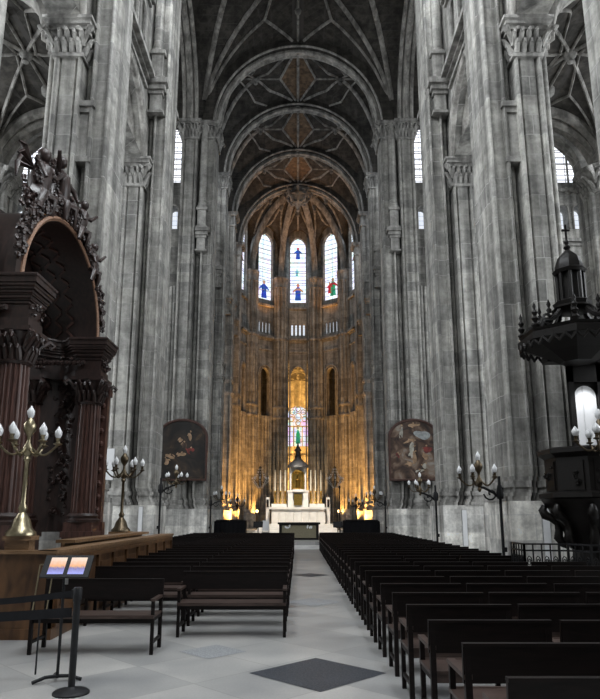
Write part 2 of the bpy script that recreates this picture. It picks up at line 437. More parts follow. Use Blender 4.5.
# ------------------------------------------------------------------ piers
Z_CAP, Z_COR, Z_SPR, Z_TOP = 14.2, 17.4, 24.3, 30.4
NX = 4.8
def west_half(part='full'):
    """plan of the west side of a clustered pier, from the nave face outwards: pilasters, rolls, deep grooves, colonettes"""
    h = [(0, -.44), (.05, -.48)] + arc(.1, -.80, .075, 150, 300, 6) + [(.16, -.74), (.56, -.74)] + arc(.63, -.80, .075, 240, 390, 6)
    h += [(.705, -.42), (.74, -.36)] + arc(.865, -.48, .115, 190, 350, 7) + [(.985, -.40)]
    if part == 'nave': return h + [(.99, -.36)]
    h += [(1.02, -.40), (1.03, -.9)] + arc(1.09, -.96, .07, 170, 310, 6) + [(1.17, -.90), (1.21, -.90), (1.24, -.97), (1.70, -.97), (1.73, -.90), (1.77, -.90)] + arc(1.85, -.96, .07, 230, 370, 6) + [(1.91, -.42), (1.95, -.38)]
    if part == 'tall': return h + [(1.96, -.36)]
    h += arc(2.07, -.54, .11, 190, 350, 6) + [(2.19, -.36)] + arc(2.31, -.42, .10, 190, 350, 6) + [(2.44, -.34), (2.5, -.30)]
    return h
def outline(pw, pe, k=1.0, d=1.0):
    a = [(u*k, v*d) for u, v in west_half(pw)]; b = [(u*k, -v*d) for u, v in west_half(pe)]
    return a + b[::-1]
def pier_outline(k=1.0, d=1.0): return outline('full', 'full', k, d)
def nave_outline(k=1.0, d=1.0): return outline('nave', 'nave', k, d)
def grow(pts, g):
    cx = sum(p[0] for p in pts)/len(pts); cy = sum(p[1] for p in pts)/len(pts)
    return pts if g == 0 else [(p[0]+g*(1 if p[0] > cx else -1), p[1]+g*(1 if p[1] > cy else -1)) for p in pts]
def rect(u0, u1, v0, v1): return [(u0, v0), (u1, v0), (u1, v1), (u0, v1)]
def stack(mb, base, levels):
    for z0, z1, g in levels: mb.prism(grow(base, g), z0, z1)
def leaves(mb, u0, u1, v0, v1, z0, z1, rnd, dens=.17, out=.13):
    """acanthus leaves round a rectangular capital"""
    per = []
    for (a, b) in (((u0,v0),(u1,v0)), ((u1,v0),(u1,v1)), ((u1,v1),(u0,v1)), ((u0,v1),(u0,v0))):
        L = math.dist(a, b); n = max(2, int(L/dens)); nx, ny = (b[1]-a[1])/L, -(b[0]-a[0])/L
        for i in range(n):
            t = (i+.5)/n; per.append((a[0]+(b[0]-a[0])*t, a[1]+(b[1]-a[1])*t, nx, ny))
    h = z1-z0
    for row, f0 in enumerate((0, .34)):
        H = h*.5
        for (x, y, nx, ny) in per:
            if row: x += ny*dens*.5; y -= nx*dens*.5
            za = z0+h*f0; o = out*(.7+.45*row)*rnd.uniform(.85, 1.15)
            mb.tube([(x, y, za), (x+nx*o*.4, y+ny*o*.4, za+H*.5), (x+nx*o*.85, y+ny*o*.85, za+H*.92), (x+nx*o*1.25, y+ny*o*1.25, za+H), (x+nx*o*1.35, y+ny*o*1.35, za+H*.74)],
                    [dens*.4, dens*.46, dens*.4, dens*.28, dens*.14], 6)
    for (x, y, nx, ny) in per[::2]: mb.ball((x+nx*out*1.1, y+ny*out*1.1, z1-.06*h), dens*.42, 6)
    for cx, cy in ((u0, v0), (u1, v0), (u1, v1), (u0, v1)):
        ox = out if cx > (u0+u1)/2 else -out; oy = out if cy > (v0+v1)/2 else -out
        mb.tube([(cx, cy, z0+.4*h), (cx+ox*.6, cy+oy*.6, z0+.75*h), (cx+ox*1.3, cy+oy*1.3, z0+.98*h), (cx+ox*1.75, cy+oy*1.75, z0+.86*h), (cx+ox*1.45, cy+oy*1.45, z0+.74*h)], [dens*.3, dens*.4, dens*.45, dens*.4, dens*.3], 6)

def pier(sx, yc, label, k=1.0, d=1.0, arcade=True, low=True, upper=True, full_caps=True, rings=False, group=None, top=Z_SPR, tall=False):
    rnd = random.Random(int(yc*10)+(7 if sx > 0 else 0))
    t = thing('stone_pier', label, 'pier', (sx*(NX+1.25*k), yc, 0), group)
    xf = lambda p: (sx*(NX+p[0]), yc+p[1], p[2])
    def mk(): b = MB(); b.xf = xf; return b
    full = pier_outline(k, d); nav = nave_outline(k, d)
    b = mk(); b.prism(grow(rect(-.04, 2.52*k, -1.02*d, 1.02*d), .1), 0, 1.95)
    b.prism(grow(rect(-.04, 2.52*k, -1.02*d, 1.02*d), .16), 0, .35); b.build('plinth', 'clean', t, label='pale scrubbed stone plinth')
    b = mk(); stack(b, full, [(1.95, 2.06, .17), (2.06, 2.14, .12), (2.14, 2.26, .07), (2.26, 2.4, .1), (2.4, 2.5, .04)]); b.build('base_moulding', 'carved', t, 40)
    b = mk(); b.prism(full, 2.5, Z_CAP); b.build('lower_shaft', 'stone', t, 40)
    if upper:
        b = mk(); b.prism(outline('tall', 'nave', k, d) if tall else nav, Z_CAP, top-1.05); b.prism(rect(.5*k, (1.94 if tall else 2.1)*k, -.34*d, .52*d), Z_CAP, top-.04); b.build('upper_shaft', 'stone', t, 40)
        c = mk(); nc = rect(0, .7*k, -.8*d, .8*d)
        stack(c, nc, [(top-1.12, top-1.02, .07), (top-1.02, top-.3, 0), (top-.3, top-.2, .14), (top-.2, top-.06, .2), (top-.06, top-.02, .24)])
        if full_caps: leaves(c, -.02, .64*k, -.82*d, .82*d, top-1.0, top-.3, rnd, .17*k, .15*k)
        if tall:
            tc = rect(1.02*k, 1.94*k, -1.0*d, -.5*d); stack(c, tc, [(top-1.25, top-1.12, .07), (top-1.12, top-.3, 0), (top-.3, top-.2, .13), (top-.2, top-.02, .2)])
            leaves(c, 1.0*k, 1.96*k, -1.02*d, -.5*d, top-1.1, top-.3, rnd, .17, .17)
        c.build('nave_capital', 'carved', t, 40)
    if arcade:
        c = mk(); u0, u1, v = 1.02*k, 1.94*k, 1.0*d
        for sgn in (-1, 1):
            va, vb = sorted((sgn*.6*d, sgn*v))
            base = rect(u0, u1, va, vb); c.prism(base, Z_CAP-.95, Z_CAP-.3)
            stack(c, base, [(Z_CAP-1.02, Z_CAP-.92, .06), (Z_CAP-.32, Z_CAP-.2, .17), (Z_CAP-.2, Z_CAP-.08, .24), (Z_CAP-.08, Z_CAP, .3)])
            if full_caps: leaves(c, u0-.02, u1+.02, va-.02, vb+.02, Z_CAP-.92, Z_CAP-.3, rnd, .17, .17)
        for u, v in ((2.07*k, .62*d), (2.3*k, .48*d), (.86*k, .56*d)):
            for sgn in (-1, 1):
                c.lathe([(.14, 0), (.12, .08), (.14, .3), (.24, .5), (.26, .56)], (u, sgn*v, Z_CAP-.56), 8)
        c.build('arcade_capital', 'carved', t, 40)
    if upper:
        for sgn in (-1, 1):   # engaged column of the upper order on its pedestal
            e = mk(); u, v = .66*k, sgn*.74*d
            e.prism(rect(u-.24, u+.24*k, v-.24, v+.24), Z_COR-1.2, Z_COR-.35)
            for z0, z1, g in ((Z_COR-1.3, Z_COR-1.2, .1), (Z_COR-.5, Z_COR-.35, .06), (Z_COR-.35, Z_COR-.15, .14), (Z_COR-.15, Z_COR+.05, .24), (Z_COR+.05, Z_COR+.2, .1), (Z_COR+1.2, Z_COR+1.35, .08)):
                e.prism(rect(u-.24-g, min(u+.24+g, .97*k), v-.24-g, v+.24+g), z0, z1)
            e.prism(rect(u-.24, u+.24*k, v-.24, v+.24), Z_COR+.2, Z_COR+1.2)
            e.build('pedestal', 'carved', t)
            e = mk(); e.lathe([(r_*k, z_) for r_, z_ in ((.33, 0), (.35, .06), (.33, .14), (.28, .18), (.31, .26), (.27, .34), (.245, .4), (.24, 2.6), (.21, top-Z_COR-2.5), (.25, top-Z_COR-2.45), (.22, top-Z_COR-2.35), (.26, top-Z_COR-1.7), (.3, top-Z_COR-1.4))], (u, v, Z_COR+1.35), 14)
            e.build('engaged_column', 'stone', t, 40)
    if 12 < yc < 18:
        for sgn in (-1, 1):
            e = mk(); u, v = .86*k, sgn*.56*d
            for z0, z1, g in ((10.3, 10.45, .08), (10.45, 10.6, .03), (10.6, 11.7, 0), (11.7, 11.85, .05), (11.85, 12.0, .1)): e.prism(rect(u-.15-g, u+.15+g, v-.22-g, v+.22+g), z0, z1)
            e.build('pedestal', 'carved', t)
    if rings:
        for zr, g in ((10.1, .09), (11.0, .09)):
            r_ = mk(); stack(r_, nav, [(zr, zr+.12, g*.6), (zr+.12, zr+.26, g)]); r_.build('shaft_ring', 'rib', t)
    return t

PD = [8.2, 15.1, 21.6, 34.0]; PDR = [8.4, 15.1]
ords = ['pulpit side', 'wooden pew side']
KN, DN = .75, .92
pier(-1, PD[0], 'nearest clustered stone pier, cut by the top left corner, before the carved pew', k=KN, d=DN)
pier(1, PDR[0], 'nearest clustered stone pier at the top right edge, before the black pulpit', k=KN, d=DN)
pier(-1, PD[1], 'clustered grey stone pier rising behind the carved wooden churchwardens pew', k=KN, d=DN)
pier(1, PDR[1], 'clustered grey stone pier standing directly behind the black pulpit', k=KN, d=DN)
pier(-1, PD[2], 'tall stone pier with leafy capital between the carved pew and the dark painting', k=KN, d=DN)
pier(1, PD[2], 'tall stone pier with leafy capital between the pulpit and the brown painting', k=KN, d=DN)
pier(-1, PD[3], 'crossing pier carrying the dark arched painting on its face', arcade=False, tall=True)
pier(1, PD[3], 'crossing pier carrying the brown arched painting on its face', arcade=False, tall=True)
CH = [39.5, 45.1, 50.6]
cn = ['first', 'second', 'third']
for i, y in enumerate(CH):
    for sx, sd in ((-1, 'left'), (1, 'right')):
        pier(sx, y, '%s slender choir pier beyond the crossing, %s side of the altar' % (cn[i], sd), k=.8, d=.72, full_caps=(i == 0), rings=True)

# ------------------------------------------------------------------ nave and choir walls
def arcade_wall(sx, ya, yb, name, side_label, k=.75, d=.92, glass=True, clere=True, half_pier=1.0):
    """wall above one arcade bay, between two pier centres"""
    kw = 1.0 if 33 < ya < 34.5 else k
    x0 = sx*(NX+1.03*kw); th = 1.1*k
    fr = Frame((x0, ya+.54*(1 if ya < 34.5 and d < 1 and ya > 33 else d)), (x0, yb-.54*d), (sx, 0)); L = fr.L; c = L/2
    a = c-.4*d
    arch = (c, a, Z_CAP+.006, Z_CAP+.006)
    aw = c-.8*d
    if glass and clere: win = (c, aw, 20.9, 26.6-aw*.4)
    tri = [(c+(i-1)*1.1*min(1, L/6), .33, 18.2, 19.4) for i in range(3)]
    mb = MB()
    wall(mb, fr, th, [(Z_CAP+.006, Z_COR, [arch]), (Z_COR, 20.3, tri), (20.3, Z_TOP, [(c, aw, 20.9, 26.4-aw*.4)])])
    o = struct(mb.build(name, 'stone'), side_label, 'wall')
    m = MB()
    for g, w, r in ((.0, .03, .1), (.12, -.02, .07), (.0, .5, .16)):
        opening_tube(m, fr, (c, a-.05, Z_CAP+.08, Z_CAP+.08), w, r, 8, grow=g*d, legs=False)
    m.build('arch_moulding', 'rib', o, 50)
    m = MB()
    m.xf = lambda p: (sx*p[0], p[1], p[2])
    xx = NX+1.03*kw
    y0, y1 = min(ya, yb), max(ya, yb)
    for z0, z1, g in ((Z_COR-.55, Z_COR-.43, .1), (Z_COR-.2, Z_COR-.08, .16), (Z_COR-.08, Z_COR+.1, .34), (Z_COR+.1, Z_COR+.2, .2), (20.3, 20.42, .1), (20.42, 20.6, .22)):
        m.box(xx-g, xx+.1, y0+1.28, y1-1.28, z0, z1)
    m.build('cornice', 'carved', o)
    m = MB()
    for op in tri: opening_tube(m, fr, op, -.04, .07, 5)
    m.build('gallery_moulding', 'carved', o, 50)
    b = MB(); b.add([fr.p(0, 17.5, th+.9), fr.p(L, 17.5, th+.9), fr.p(L, 20.6, th+.9), fr.p(0, 20.6, th+.9)], [(0,1,2,3)]); b.build('gallery_back', 'stone', o)
    return o, fr, (c, aw, 20.9, 26.4-aw*.4)
nave_l = [-11.2, -4.8, 1.6, 8.2, 15.1, 21.6]; nave_r = [-11.2, -4.8, 1.6, 8.4, 15.1, 21.6]; nave_b = nave_l
for sx, sd in ((-1, 'left'), (1, 'right')):
    nave_b = nave_l if sx < 0 else nave_r
    for i in range(len(nave_b)-1):
        o, fr, w = arcade_wall(sx, nave_b[i], nave_b[i+1], 'wall_'+sd, 'arcade wall of the nave, %s side' % sd)
        if i >= 3: window(fr, .8, w, 'gl_grey', 'clerestory window high in the nave wall, %s side' % sd, mull=2)
        # piers behind the camera carry the wall too (plain shafts, out of frame)
    for i, y in enumerate(nave_b[:3]):
        m = MB(); m.xf = lambda p: (sx*p[0], p[1], p[2]); m.prism([(NX+u, y+v) for u, v in pier_outline(KN, DN)], 0, Z_CAP); m.prism([(NX+u, y+v) for u, v in nave_outline(KN, DN)], Z_CAP, Z_SPR)
        struct(m.build('wall_'+sd, 'stone'), 'nave pier behind the viewer, %s side' % sd, 'wall')
    ys = [34.0]+CH
    for i in range(3):
        o, fr, w = arcade_wall(sx, ys[i], ys[i+1], 'wall_'+sd, 'arcade wall of the choir, %s side' % sd, k=.8, d=.72)
        window(fr, .6, w, 'gl_grey', 'clerestory window high in the choir wall, %s side' % sd, mull=2)
        # low choir screen wall
        m = MB(); m.xf = lambda p: (sx*p[0], p[1], p[2])
        m.box(NX+.7, NX+1.1, ys[i]+1.25, ys[i+1]-.95, 0, 2.2); m.box(NX+.6, NX+1.2, ys[i]+1.25, ys[i+1]-.95, 2.2, 2.4)
        struct(m.build('wall_'+sd, 'clean'), 'low stone choir screen, %s side' % sd, 'wall')

# ------------------------------------------------------------------ vaults
def vault_bay(y0, y1, W, zs, rise, name, label, ribs=True, nx=26, ny=18, kb=1.0, xc=0, along='y', rib_r=.13, star=False):
    yc = (y0+y1)/2; L = y1-y0
    def S(x, y):
        a = sqrt(max(0, 1-(x/W)**2)); b = sqrt(max(0, 1-(2*(y-yc)/L)**2))
        return zs + rise*max(a, b*kb)
    mb = MB(); vs = []; fs = []
    for j in range(ny+1):
        for i in range(nx+1):
            x = -W*cos(pi*i/nx); y = yc-L/2*cos(pi*j/ny); vs.append((xc+x, y, S(x, y)))
    for j in range(ny):
        for i in range(nx): fs.append((j*(nx+1)+i, j*(nx+1)+i+1, (j+1)*(nx+1)+i+1, (j+1)*(nx+1)+i))
    mb.add(vs, fs)
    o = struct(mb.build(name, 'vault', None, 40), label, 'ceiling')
    if not ribs: return o
    def rib(pa, pb, r, nm, n=16, dz=.02, par=o):
        m = MB(); pts = []
        for i in range(n+1):
            t = i/n; x = pa[0]+(pb[0]-pa[0])*t; y = pa[1]+(pb[1]-pa[1])*t
            x = max(-W*.985, min(W*.985, x)); pts.append((xc+x, y, S(x, y)-dz))
        m.tube(pts, r, 6, flat=(.8, 1.5)); m.build(nm, 'archstone' if star else 'rib', par, 50)
    e = .3
    cr = [(sx*W*.985, y) for sx in (-1, 1) for y in (y0+e, y1-e)]
    if star:
        rib((0, y0), (0, y1), rib_r*1.45, 'ridge_rib', 20)
        for sx in (-1, 1):
            nd = (sx*W*.5, yc); lz = (sx*W*.21, yc)
            for c in cr:
                if c[0]*sx > 0:
                    rib(c, nd, rib_r, 'diagonal_rib', 20); rib(c, (sx*W*.72, yc), rib_r*.8, 'tierceron_rib', 16)
                    rib(c, (sx*W*.3, y0+.2 if c[1] < yc else y1-.2), rib_r*.7, 'tierceron_rib', 18)
            for ye in (y0, y1):
                rib(nd, (0, ye), rib_r, 'tierceron_rib', 16); rib(lz, (0, ye), rib_r, 'lierne_rib', 12)
                rib((sx*W*.72, yc), (sx*W*.33, ye), rib_r*.7, 'lierne_rib', 12)
            rib(nd, (sx*W*.97, yc), rib_r*.8, 'cross_rib', 14); rib(nd, lz, rib_r*.7, 'cross_rib', 8)
        m = MB()
        for x_, y_ in ((-W*.5, yc), (W*.5, yc), (-W*.72, yc), (W*.72, yc), (0, y1-.15)):
            m.lathe([(.04, -.5), (.15, -.4), (.1, -.3), (.24, -.15), (.2, .05)], (xc+x_, y_, S(x_, y_)), 8)
        m.build('boss', 'carved', o, 50)
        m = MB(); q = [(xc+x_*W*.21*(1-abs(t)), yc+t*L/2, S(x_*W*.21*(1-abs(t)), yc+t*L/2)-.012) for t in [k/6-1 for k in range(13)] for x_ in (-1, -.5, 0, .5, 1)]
        m.add(q, [(5*a+b, 5*a+b+1, 5*a+b+6, 5*a+b+5) for a in range(12) for b in range(4)]); m.build('tan_web', 'ochre', o)  # tan lozenge laid just under the web along the ridge
        return o
    for c in cr: rib(c, (0, yc), rib_r, 'diagonal_rib', 22)
    rib((0, y0), (0, y1), rib_r*.75, 'ridge_rib', 20)
    rib((-W*.985, yc), (W*.985, yc), rib_r*.7, 'cross_rib', 24)
    for sy in (-1, 1):
        q = (0, yc+sy*L*.27)
        for sx in (-1, 1):
            c = (sx*W*.985, yc+sy*(L/2-e))
            kx = (sx*W*.42, yc+sy*L*.2)
            rib(c, (sx*W*.55, yc), rib_r*.75, 'tierceron_rib', 18)
            rib((0, y0 if sy < 0 else y1), (sx*W*.34, yc+sy*L*.3), rib_r*.75, 'lierne_rib', 10); rib((sx*W*.34, yc+sy*L*.3), (sx*W*.14, yc), rib_r*.75, 'lierne_rib', 14); rib((sx*W*.34, yc+sy*L*.3), c, rib_r*.75, 'tierceron_rib', 18)
    m = MB()
    bs = rib_r/.13
    m.lathe([(.05*bs, -.75*bs), (.2*bs, -.65*bs), (.16*bs, -.5*bs), (.34*bs, -.3*bs), (.4*bs, -.1*bs), (.3*bs, .05)], (xc, yc, S(0, yc)), 10)
    for sx in (-1, 1): m.lathe([(.05, -.4), (.16, -.3), (.2, -.1), (.12, .05)], (xc+sx*W*.55, yc, S(W*.55, yc)), 8)
    for sy in (-1, 1): m.lathe([(.05, -.4), (.16, -.3), (.2, -.1), (.12, .05)], (xc, yc+sy*L*.27, S(0, yc+sy*L*.27)), 8)
    m.build('boss', 'carved', o, 50)
    return o
def transverse(y, w=.8, label='', z0=Z_SPR, W=NX, rise=5.2):
    mb = MB(); n = 36
    def ring(mb, prof):
        vs = []; fs = []; k = len(prof)
        for i in range(n+1):
            t = pi*i/n
            for r, v in prof: vs.append(((W+r)*cos(t), y+v, z0+(rise+r)*sin(t)))
        for i in range(n):
            for j in range(k): fs.append((i*k+j, i*k+(j+1) % k, (i+1)*k+(j+1) % k, (i+1)*k+j))
        mb.add(vs, fs)
    ring(mb, [(0, -w/2), (0, w/2), (.17, w/2), (.17, -w/2)])
    ob = MB(); ring(ob, [(.17, -w/2-.28), (.17, w/2+.28), (.9, w/2+.28), (.9, -w/2-.28)])
    for v in (-w/2, w/2, -w/2-.28, w/2+.28):
        g = 0 if abs(v) < w/2+.1 else .2
        mb.tube([((W+g)*cos(pi*i/n), y+v, z0+(rise+g)*sin(pi*i/n)) for i in range(n+1)], .07, 6)
    o = struct(mb.build('trim_arch', 'archstone', None, 50), label, 'arch'); ob.build('outer_order', 'vault', o); return o
for i in range(5):
    vault_bay(nave_b[i], nave_b[i+1], 5.7, Z_SPR, 5.85, 'ceiling', 'nave vault overhead', ribs=False)
vault_bay(21.6, 34.0, 5.7, Z_SPR, 5.85, 'ceiling', 'dark star-ribbed stone vault over the crossing', kb=1.02, rib_r=.14, ny=26)
yy = [34.0]+CH
for i in range(3):
    vault_bay(yy[i], yy[i+1], 5.6, Z_SPR, 5.75, 'ceiling', ['first', 'second', 'third'][i]+' ribbed choir vault beyond the crossing', kb=.98, rib_r=.09, star=True)
for y, lb in ((21.6, 'west crossing arch overhead'), (34.0, 'broad stone arch framing the choir vaults'), (39.5, 'second stone arch across the choir'), (45.1, 'third stone arch across the choir'), (50.4, 'last arch at the mouth of the apse')):
    transverse(y, .4 if y < 35 else .34, lb)

# ------------------------------------------------------------------ apse
AC = 50.6; AR = 4.95
def apt(deg, r): return (r*sin(R(deg)), AC+r*cos(R(deg)))
Z_AS = 23.2
an = {-54: 'left outer', -18: 'left inner', 18: 'right inner', 54: 'right outer'}
for dg in (-54, -18, 18, 54):
    x, y = apt(dg, AR+.35)
    t = thing('stone_pier', 'rounded apse pier behind the high altar, %s one of four' % an[dg], 'pier', (x, y, 0), 'apse piers')
    b = MB(); b.lathe([(.81, 0), (.81, 1.7), (.76, 1.8), (.8, 1.95), (.74, 2.1)], (x, y, 0), 12); b.build('plinth', 'clean', t)
    b = MB(); b.lathe([(.56, 2.1), (.56, Z_AS-.9)], (x, y, 0), 16)
    for k in range(-3, 4):
        a = R(dg+180+k*33); b.lathe([(.16, 2.1), (.16, Z_AS-.9)], (x+.6*sin(a), y+.6*cos(a), 0), 8)
    b.build('shaft', 'stone', t, 40)
    b = MB(); tg = Vector((cos(R(dg)), -sin(R(dg)))); ou = Vector((sin(R(dg)), cos(R(dg)))); c0 = Vector((x, y))
    b.prism([tuple(c0+tg*a+ou*e) for a, e in ((-.72, .05), (.72, .05), (.8, .25), (.74, .5), (-.74, .5), (-.8, .25))], 0, Z_AS-.1); b.prism([tuple(c0+tg*a+ou*e) for a, e in ((-1.35, .7), (1.35, .7), (1.35, .85), (-1.35, .85))], 15.6, 28.2); b.prism([tuple(c0+tg*a+ou*e) for a, e in ((-.4, .4), (.4, .4), (.4, .7), (-.4, .7))], 0, 28.2); b.build('respond', 'stone', t)  # includes unseen back plates added to block sky light leaking past the pier
    for zr in (9.9, 10.8, Z_COR-.3):
        b = MB(); b.lathe([(.77, 0), (.81, .08), (.81, .2), (.77, .26)], (x, y, zr), 14); b.build('shaft_ring', 'rib', t, 40)
    b = MB(); b.lathe([(.8, 0), (.72, .1), (.72, .5), (.78, .85), (.81, .88), (.81, 1.02)], (x, y, Z_AS-1.05), 12)
    rnd = random.Random(dg)
    for k in range(10):
        a = 2*pi*k/10
        b.tube([(x+.6*cos(a), y+.6*sin(a), Z_AS-1), (x+.66*cos(a), y+.66*sin(a), Z_AS-.6), (x+.76*cos(a), y+.76*sin(a), Z_AS-.3)], [.12, .12, .05], 5)
    b.build('capital', 'carved', t, 40)
for i, dg in enumerate((-72, -36, 0, 36, 72)):
    A = apt(dg-18, AR+.35); B = apt(dg+18, AR+.35); nn = (sin(R(dg)), cos(R(dg)))
    dv = (Vector(B)-Vector(A)).normalized(); e0, e1 = (1.2 if dg < -60 else .83), (1.2 if dg > 60 else .83)
    A = Vector(A)+dv*e0; B = Vector(B)-dv*e1
    fr = Frame(A, B, nn); c = fr.L/2; hw = min(.8, c-.01)
    arch = (c, hw, 0, 13.9, .35) if dg == 0 else (c, hw-.22, 10.2, 13.9, .35)
    tri = [(c+(k-1.5)*.36, .13, 17.75, 18.7) for k in range(4)]
    win = (c, hw-.02, 20.9, 26.35, .4)
    mb = MB(); wall(mb, fr, .55, [(0, Z_COR, [arch]), (Z_COR, 20.2, tri), (20.2, 28.2, [win])])
    pos = ['far left', 'left', 'middle', 'right', 'far right'][i]
    o = struct(mb.build('wall_apse', 'stone'), '%s bay of the apse wall' % pos, 'wall')
    m = MB(); opening_tube(m, fr, (arch[0], arch[1]-.07, arch[2]+.02)+arch[3:], -.04, .06, 8)
    if dg:
        opening_tube(m, fr, arch, -.06, .07, 8, grow=.12)
        m.build('arch_moulding', 'rib', o, 50); m = MB()
        for u in (-.42, -.15, .15, .42):
            q_ = fr.p(c+u, 0, -.06); m.lathe([(.12, 0), (.12, 1.9), (.09, 2.1), (.09, 9.6), (.15, 9.9), (.15, 10.15)], q_, 8)
        m.build('blind_shafts', 'stone', o, 50)
    else: m.build('arch_moulding', 'rib', o, 50)
    m = MB()
    for z0, z1, g in ((Z_COR-.35, Z_COR-.2, .12), (Z_COR-.2, Z_COR, .3), (16.1, 16.25, .1), (20.2, 20.4, .2)):
        m.add([fr.p(u, z, w) for z in (z0, z1) for u, w in ((0, -g), (fr.L, -g), (fr.L, 0), (0, 0))], [(0,1,2,3),(4,5,6,7),(0,1,5,4),(2,3,7,6)])
    m.build('cornice', 'rib', o)
    for op in tri:
        WN[0] += 1
        mm = MB(); opening_tube(mm, fr, op, .1, .05, 5)
        w = struct(mm.build('window_%d' % WN[0], 'carved', None, 50), 'small gallery lancet below the %s apse window' % pos, 'window'); pane(fr, .35, op, 'gl_grey', w)
    w = window(fr, .3, win, 'gl_apse', 'tall pale stained glass window, %s bay of the apse' % pos, mull=0, bars=5, fr_r=.05)
    if abs(dg) <= 36:
        def fig(u, z, s, mats):
            mb = MB(); ww = .27
            mb.add([fr.p(u+a*s, z+b*s, ww) for a, b in ((-.28,0),(.28,0),(.22,.7),(.3,.95),(.12,1.25),(-.12,1.25),(-.3,.95),(-.22,.7))], [tuple(range(8))]); mb.build('figure_robe', mats[0], w)
            mb = MB(); mb.add([fr.p(u+.14*s*cos(k*pi/5), z+1.4*s+.18*s*sin(k*pi/5), ww) for k in range(10)], [tuple(range(10))]); mb.build('figure_head', mats[1], w)
            mb = MB(); mb.add([fr.p(u+a*s, z+b*s, ww-.01) for a, b in ((-.5,.85),(-.2,1.15),(.2,1.15),(.5,.85),(.45,.72),(.15,.95),(-.15,.95),(-.45,.72))], [tuple(range(8))]); mb.build('figure_sleeve', mats[2], w)
        if dg == 0:
            fig(c, 21.2, 1.05, ('g_blue', 'g_skin', 'g_skin')); fig(c, 25.3, .75, ('g_blue', 'g_red', 'g_blue')); fig(c-.1, 23.6, .45, ('g_teal', 'g_teal', 'g_teal'))
        elif dg < 0: fig(c, 21.1, 1.1, ('g_blue', 'g_skin', 'g_blue'))
        else: fig(c+.1, 21.3, 1.1, ('g_green', 'g_skin', 'g_red')); fig(c-.25, 21.6, .7, ('g_red', 'g_skin', 'g_red'))
# half dome with lunettes
Z_AD = 24.34
def dome(dg, r):
    k = ((dg+90) % 36)/18-1
    d_ = Z_AD + (29.75-Z_AD)*sqrt(max(0, 1-(r/(AR+.6))**2))
    l_ = Z_AD + 3.75*sqrt(max(0, 1-k*k))**.8*(.95+.05*(r/AR))
    return max(d_, l_)
mb = MB(); nphi = 60; nr = 16; vs = []; fs = []
for j in range(nr+1):
    r = (AR+.6)*sin(pi/2*j/nr)
    for i in range(nphi+1):
        dg = -90+180*i/nphi; x, y = apt(dg, r); vs.append((x, y, dome(dg, r)))
for j in range(nr):
    for i in range(nphi): fs.append((j*(nphi+1)+i, j*(nphi+1)+i+1, (j+1)*(nphi+1)+i+1, (j+1)*(nphi+1)+i))
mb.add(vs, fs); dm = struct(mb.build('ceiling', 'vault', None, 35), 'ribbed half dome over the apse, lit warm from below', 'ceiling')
for dg in range(-90, 91, 36):
    m = MB()
    zb_ = Z_AS if abs(dg) < 80 else Z_AD+.1
    pts = []
    for j in range(15):
        r = (AR+.15)*cos(pi/2*j/14); x, y = apt(dg, r); pts.append((x, y, zb_+(29.6-zb_)*sin(pi/2*j/14)))
    m.tube(pts, .2, 8, flat=(.8, 1.4)); m.build('radial_rib', 'rib', dm, 50)
for dg in range(-72, 73, 36):
    m = MB(); pts = []
    for j in range(9):
        r = AR*(1-j/8.6); x, y = apt(dg, r); pts.append((x, y, dome(dg, r)-.03))
    m.tube(pts, .09, 6); m.build('ridge_rib', 'rib', dm, 50)
    for s in (-1, 1):
        m = MB(); pts = []
        for j in range(13):
            tt = j/12; q = dg+s*(18-tt*18); r = AR*(1-.62*tt); x, y = apt(q, r); pts.append((x, y, max(dome(q, r)-.02, 0)))
        m.tube(pts, .1, 6); m.build('tierceron_rib', 'rib', dm, 50)
m = MB(); m.tube([(*apt(q, AR*.38), dome(q, AR*.38)-.06) for q in range(-90, 91, 6)], .1, 6); m.build('lierne_rib', 'rib', dm, 50)
kb = thing('pendant_keystone', 'carved hanging keystone under the centre of the apse vault', 'keystone', (0, AC, 29.4))
m = MB(); m.lathe([(.04, -2.0), (.16, -1.85), (.1, -1.7), (.28, -1.4), (.45, -1.15), (.35, -1.0), (.6, -.7), (.75, -.4), (.5, -.1), (.6, .2)], (0, AC, 29.4), 12); m.build('drop', 'carved', kb, 50)
m = MB()
for k in range(8):
    a = k*pi/4
    m.tube([(.3*cos(a), AC+.3*sin(a), 28.2), (.75*cos(a), AC+.75*sin(a), 28.3), (1.05*cos(a), AC+1.05*sin(a), 28.8), (1.3*cos(a), AC+1.3*sin(a), 29.35)], .09, 6)
m.tube([(1.0*cos(k*pi/8), AC+1.0*sin(k*pi/8), 28.75) for k in range(16)], .08, 6, closed=True)
m.build('scroll_ring', 'carved', kb, 50)
for s in (-1, 1):
    for q, r in ((36, 2.6), (72, 2.6), (0, 2.9)):
        if q == 0 and s < 0: continue
        x, y = apt(s*q, r); m = MB(); m.lathe([(.03, -.6), (.16, -.45), (.12, -.3), (.26, -.1), (.2, .1)], (x, y, dome(s*q, r)), 8); m.build('boss', 'carved', dm, 50)

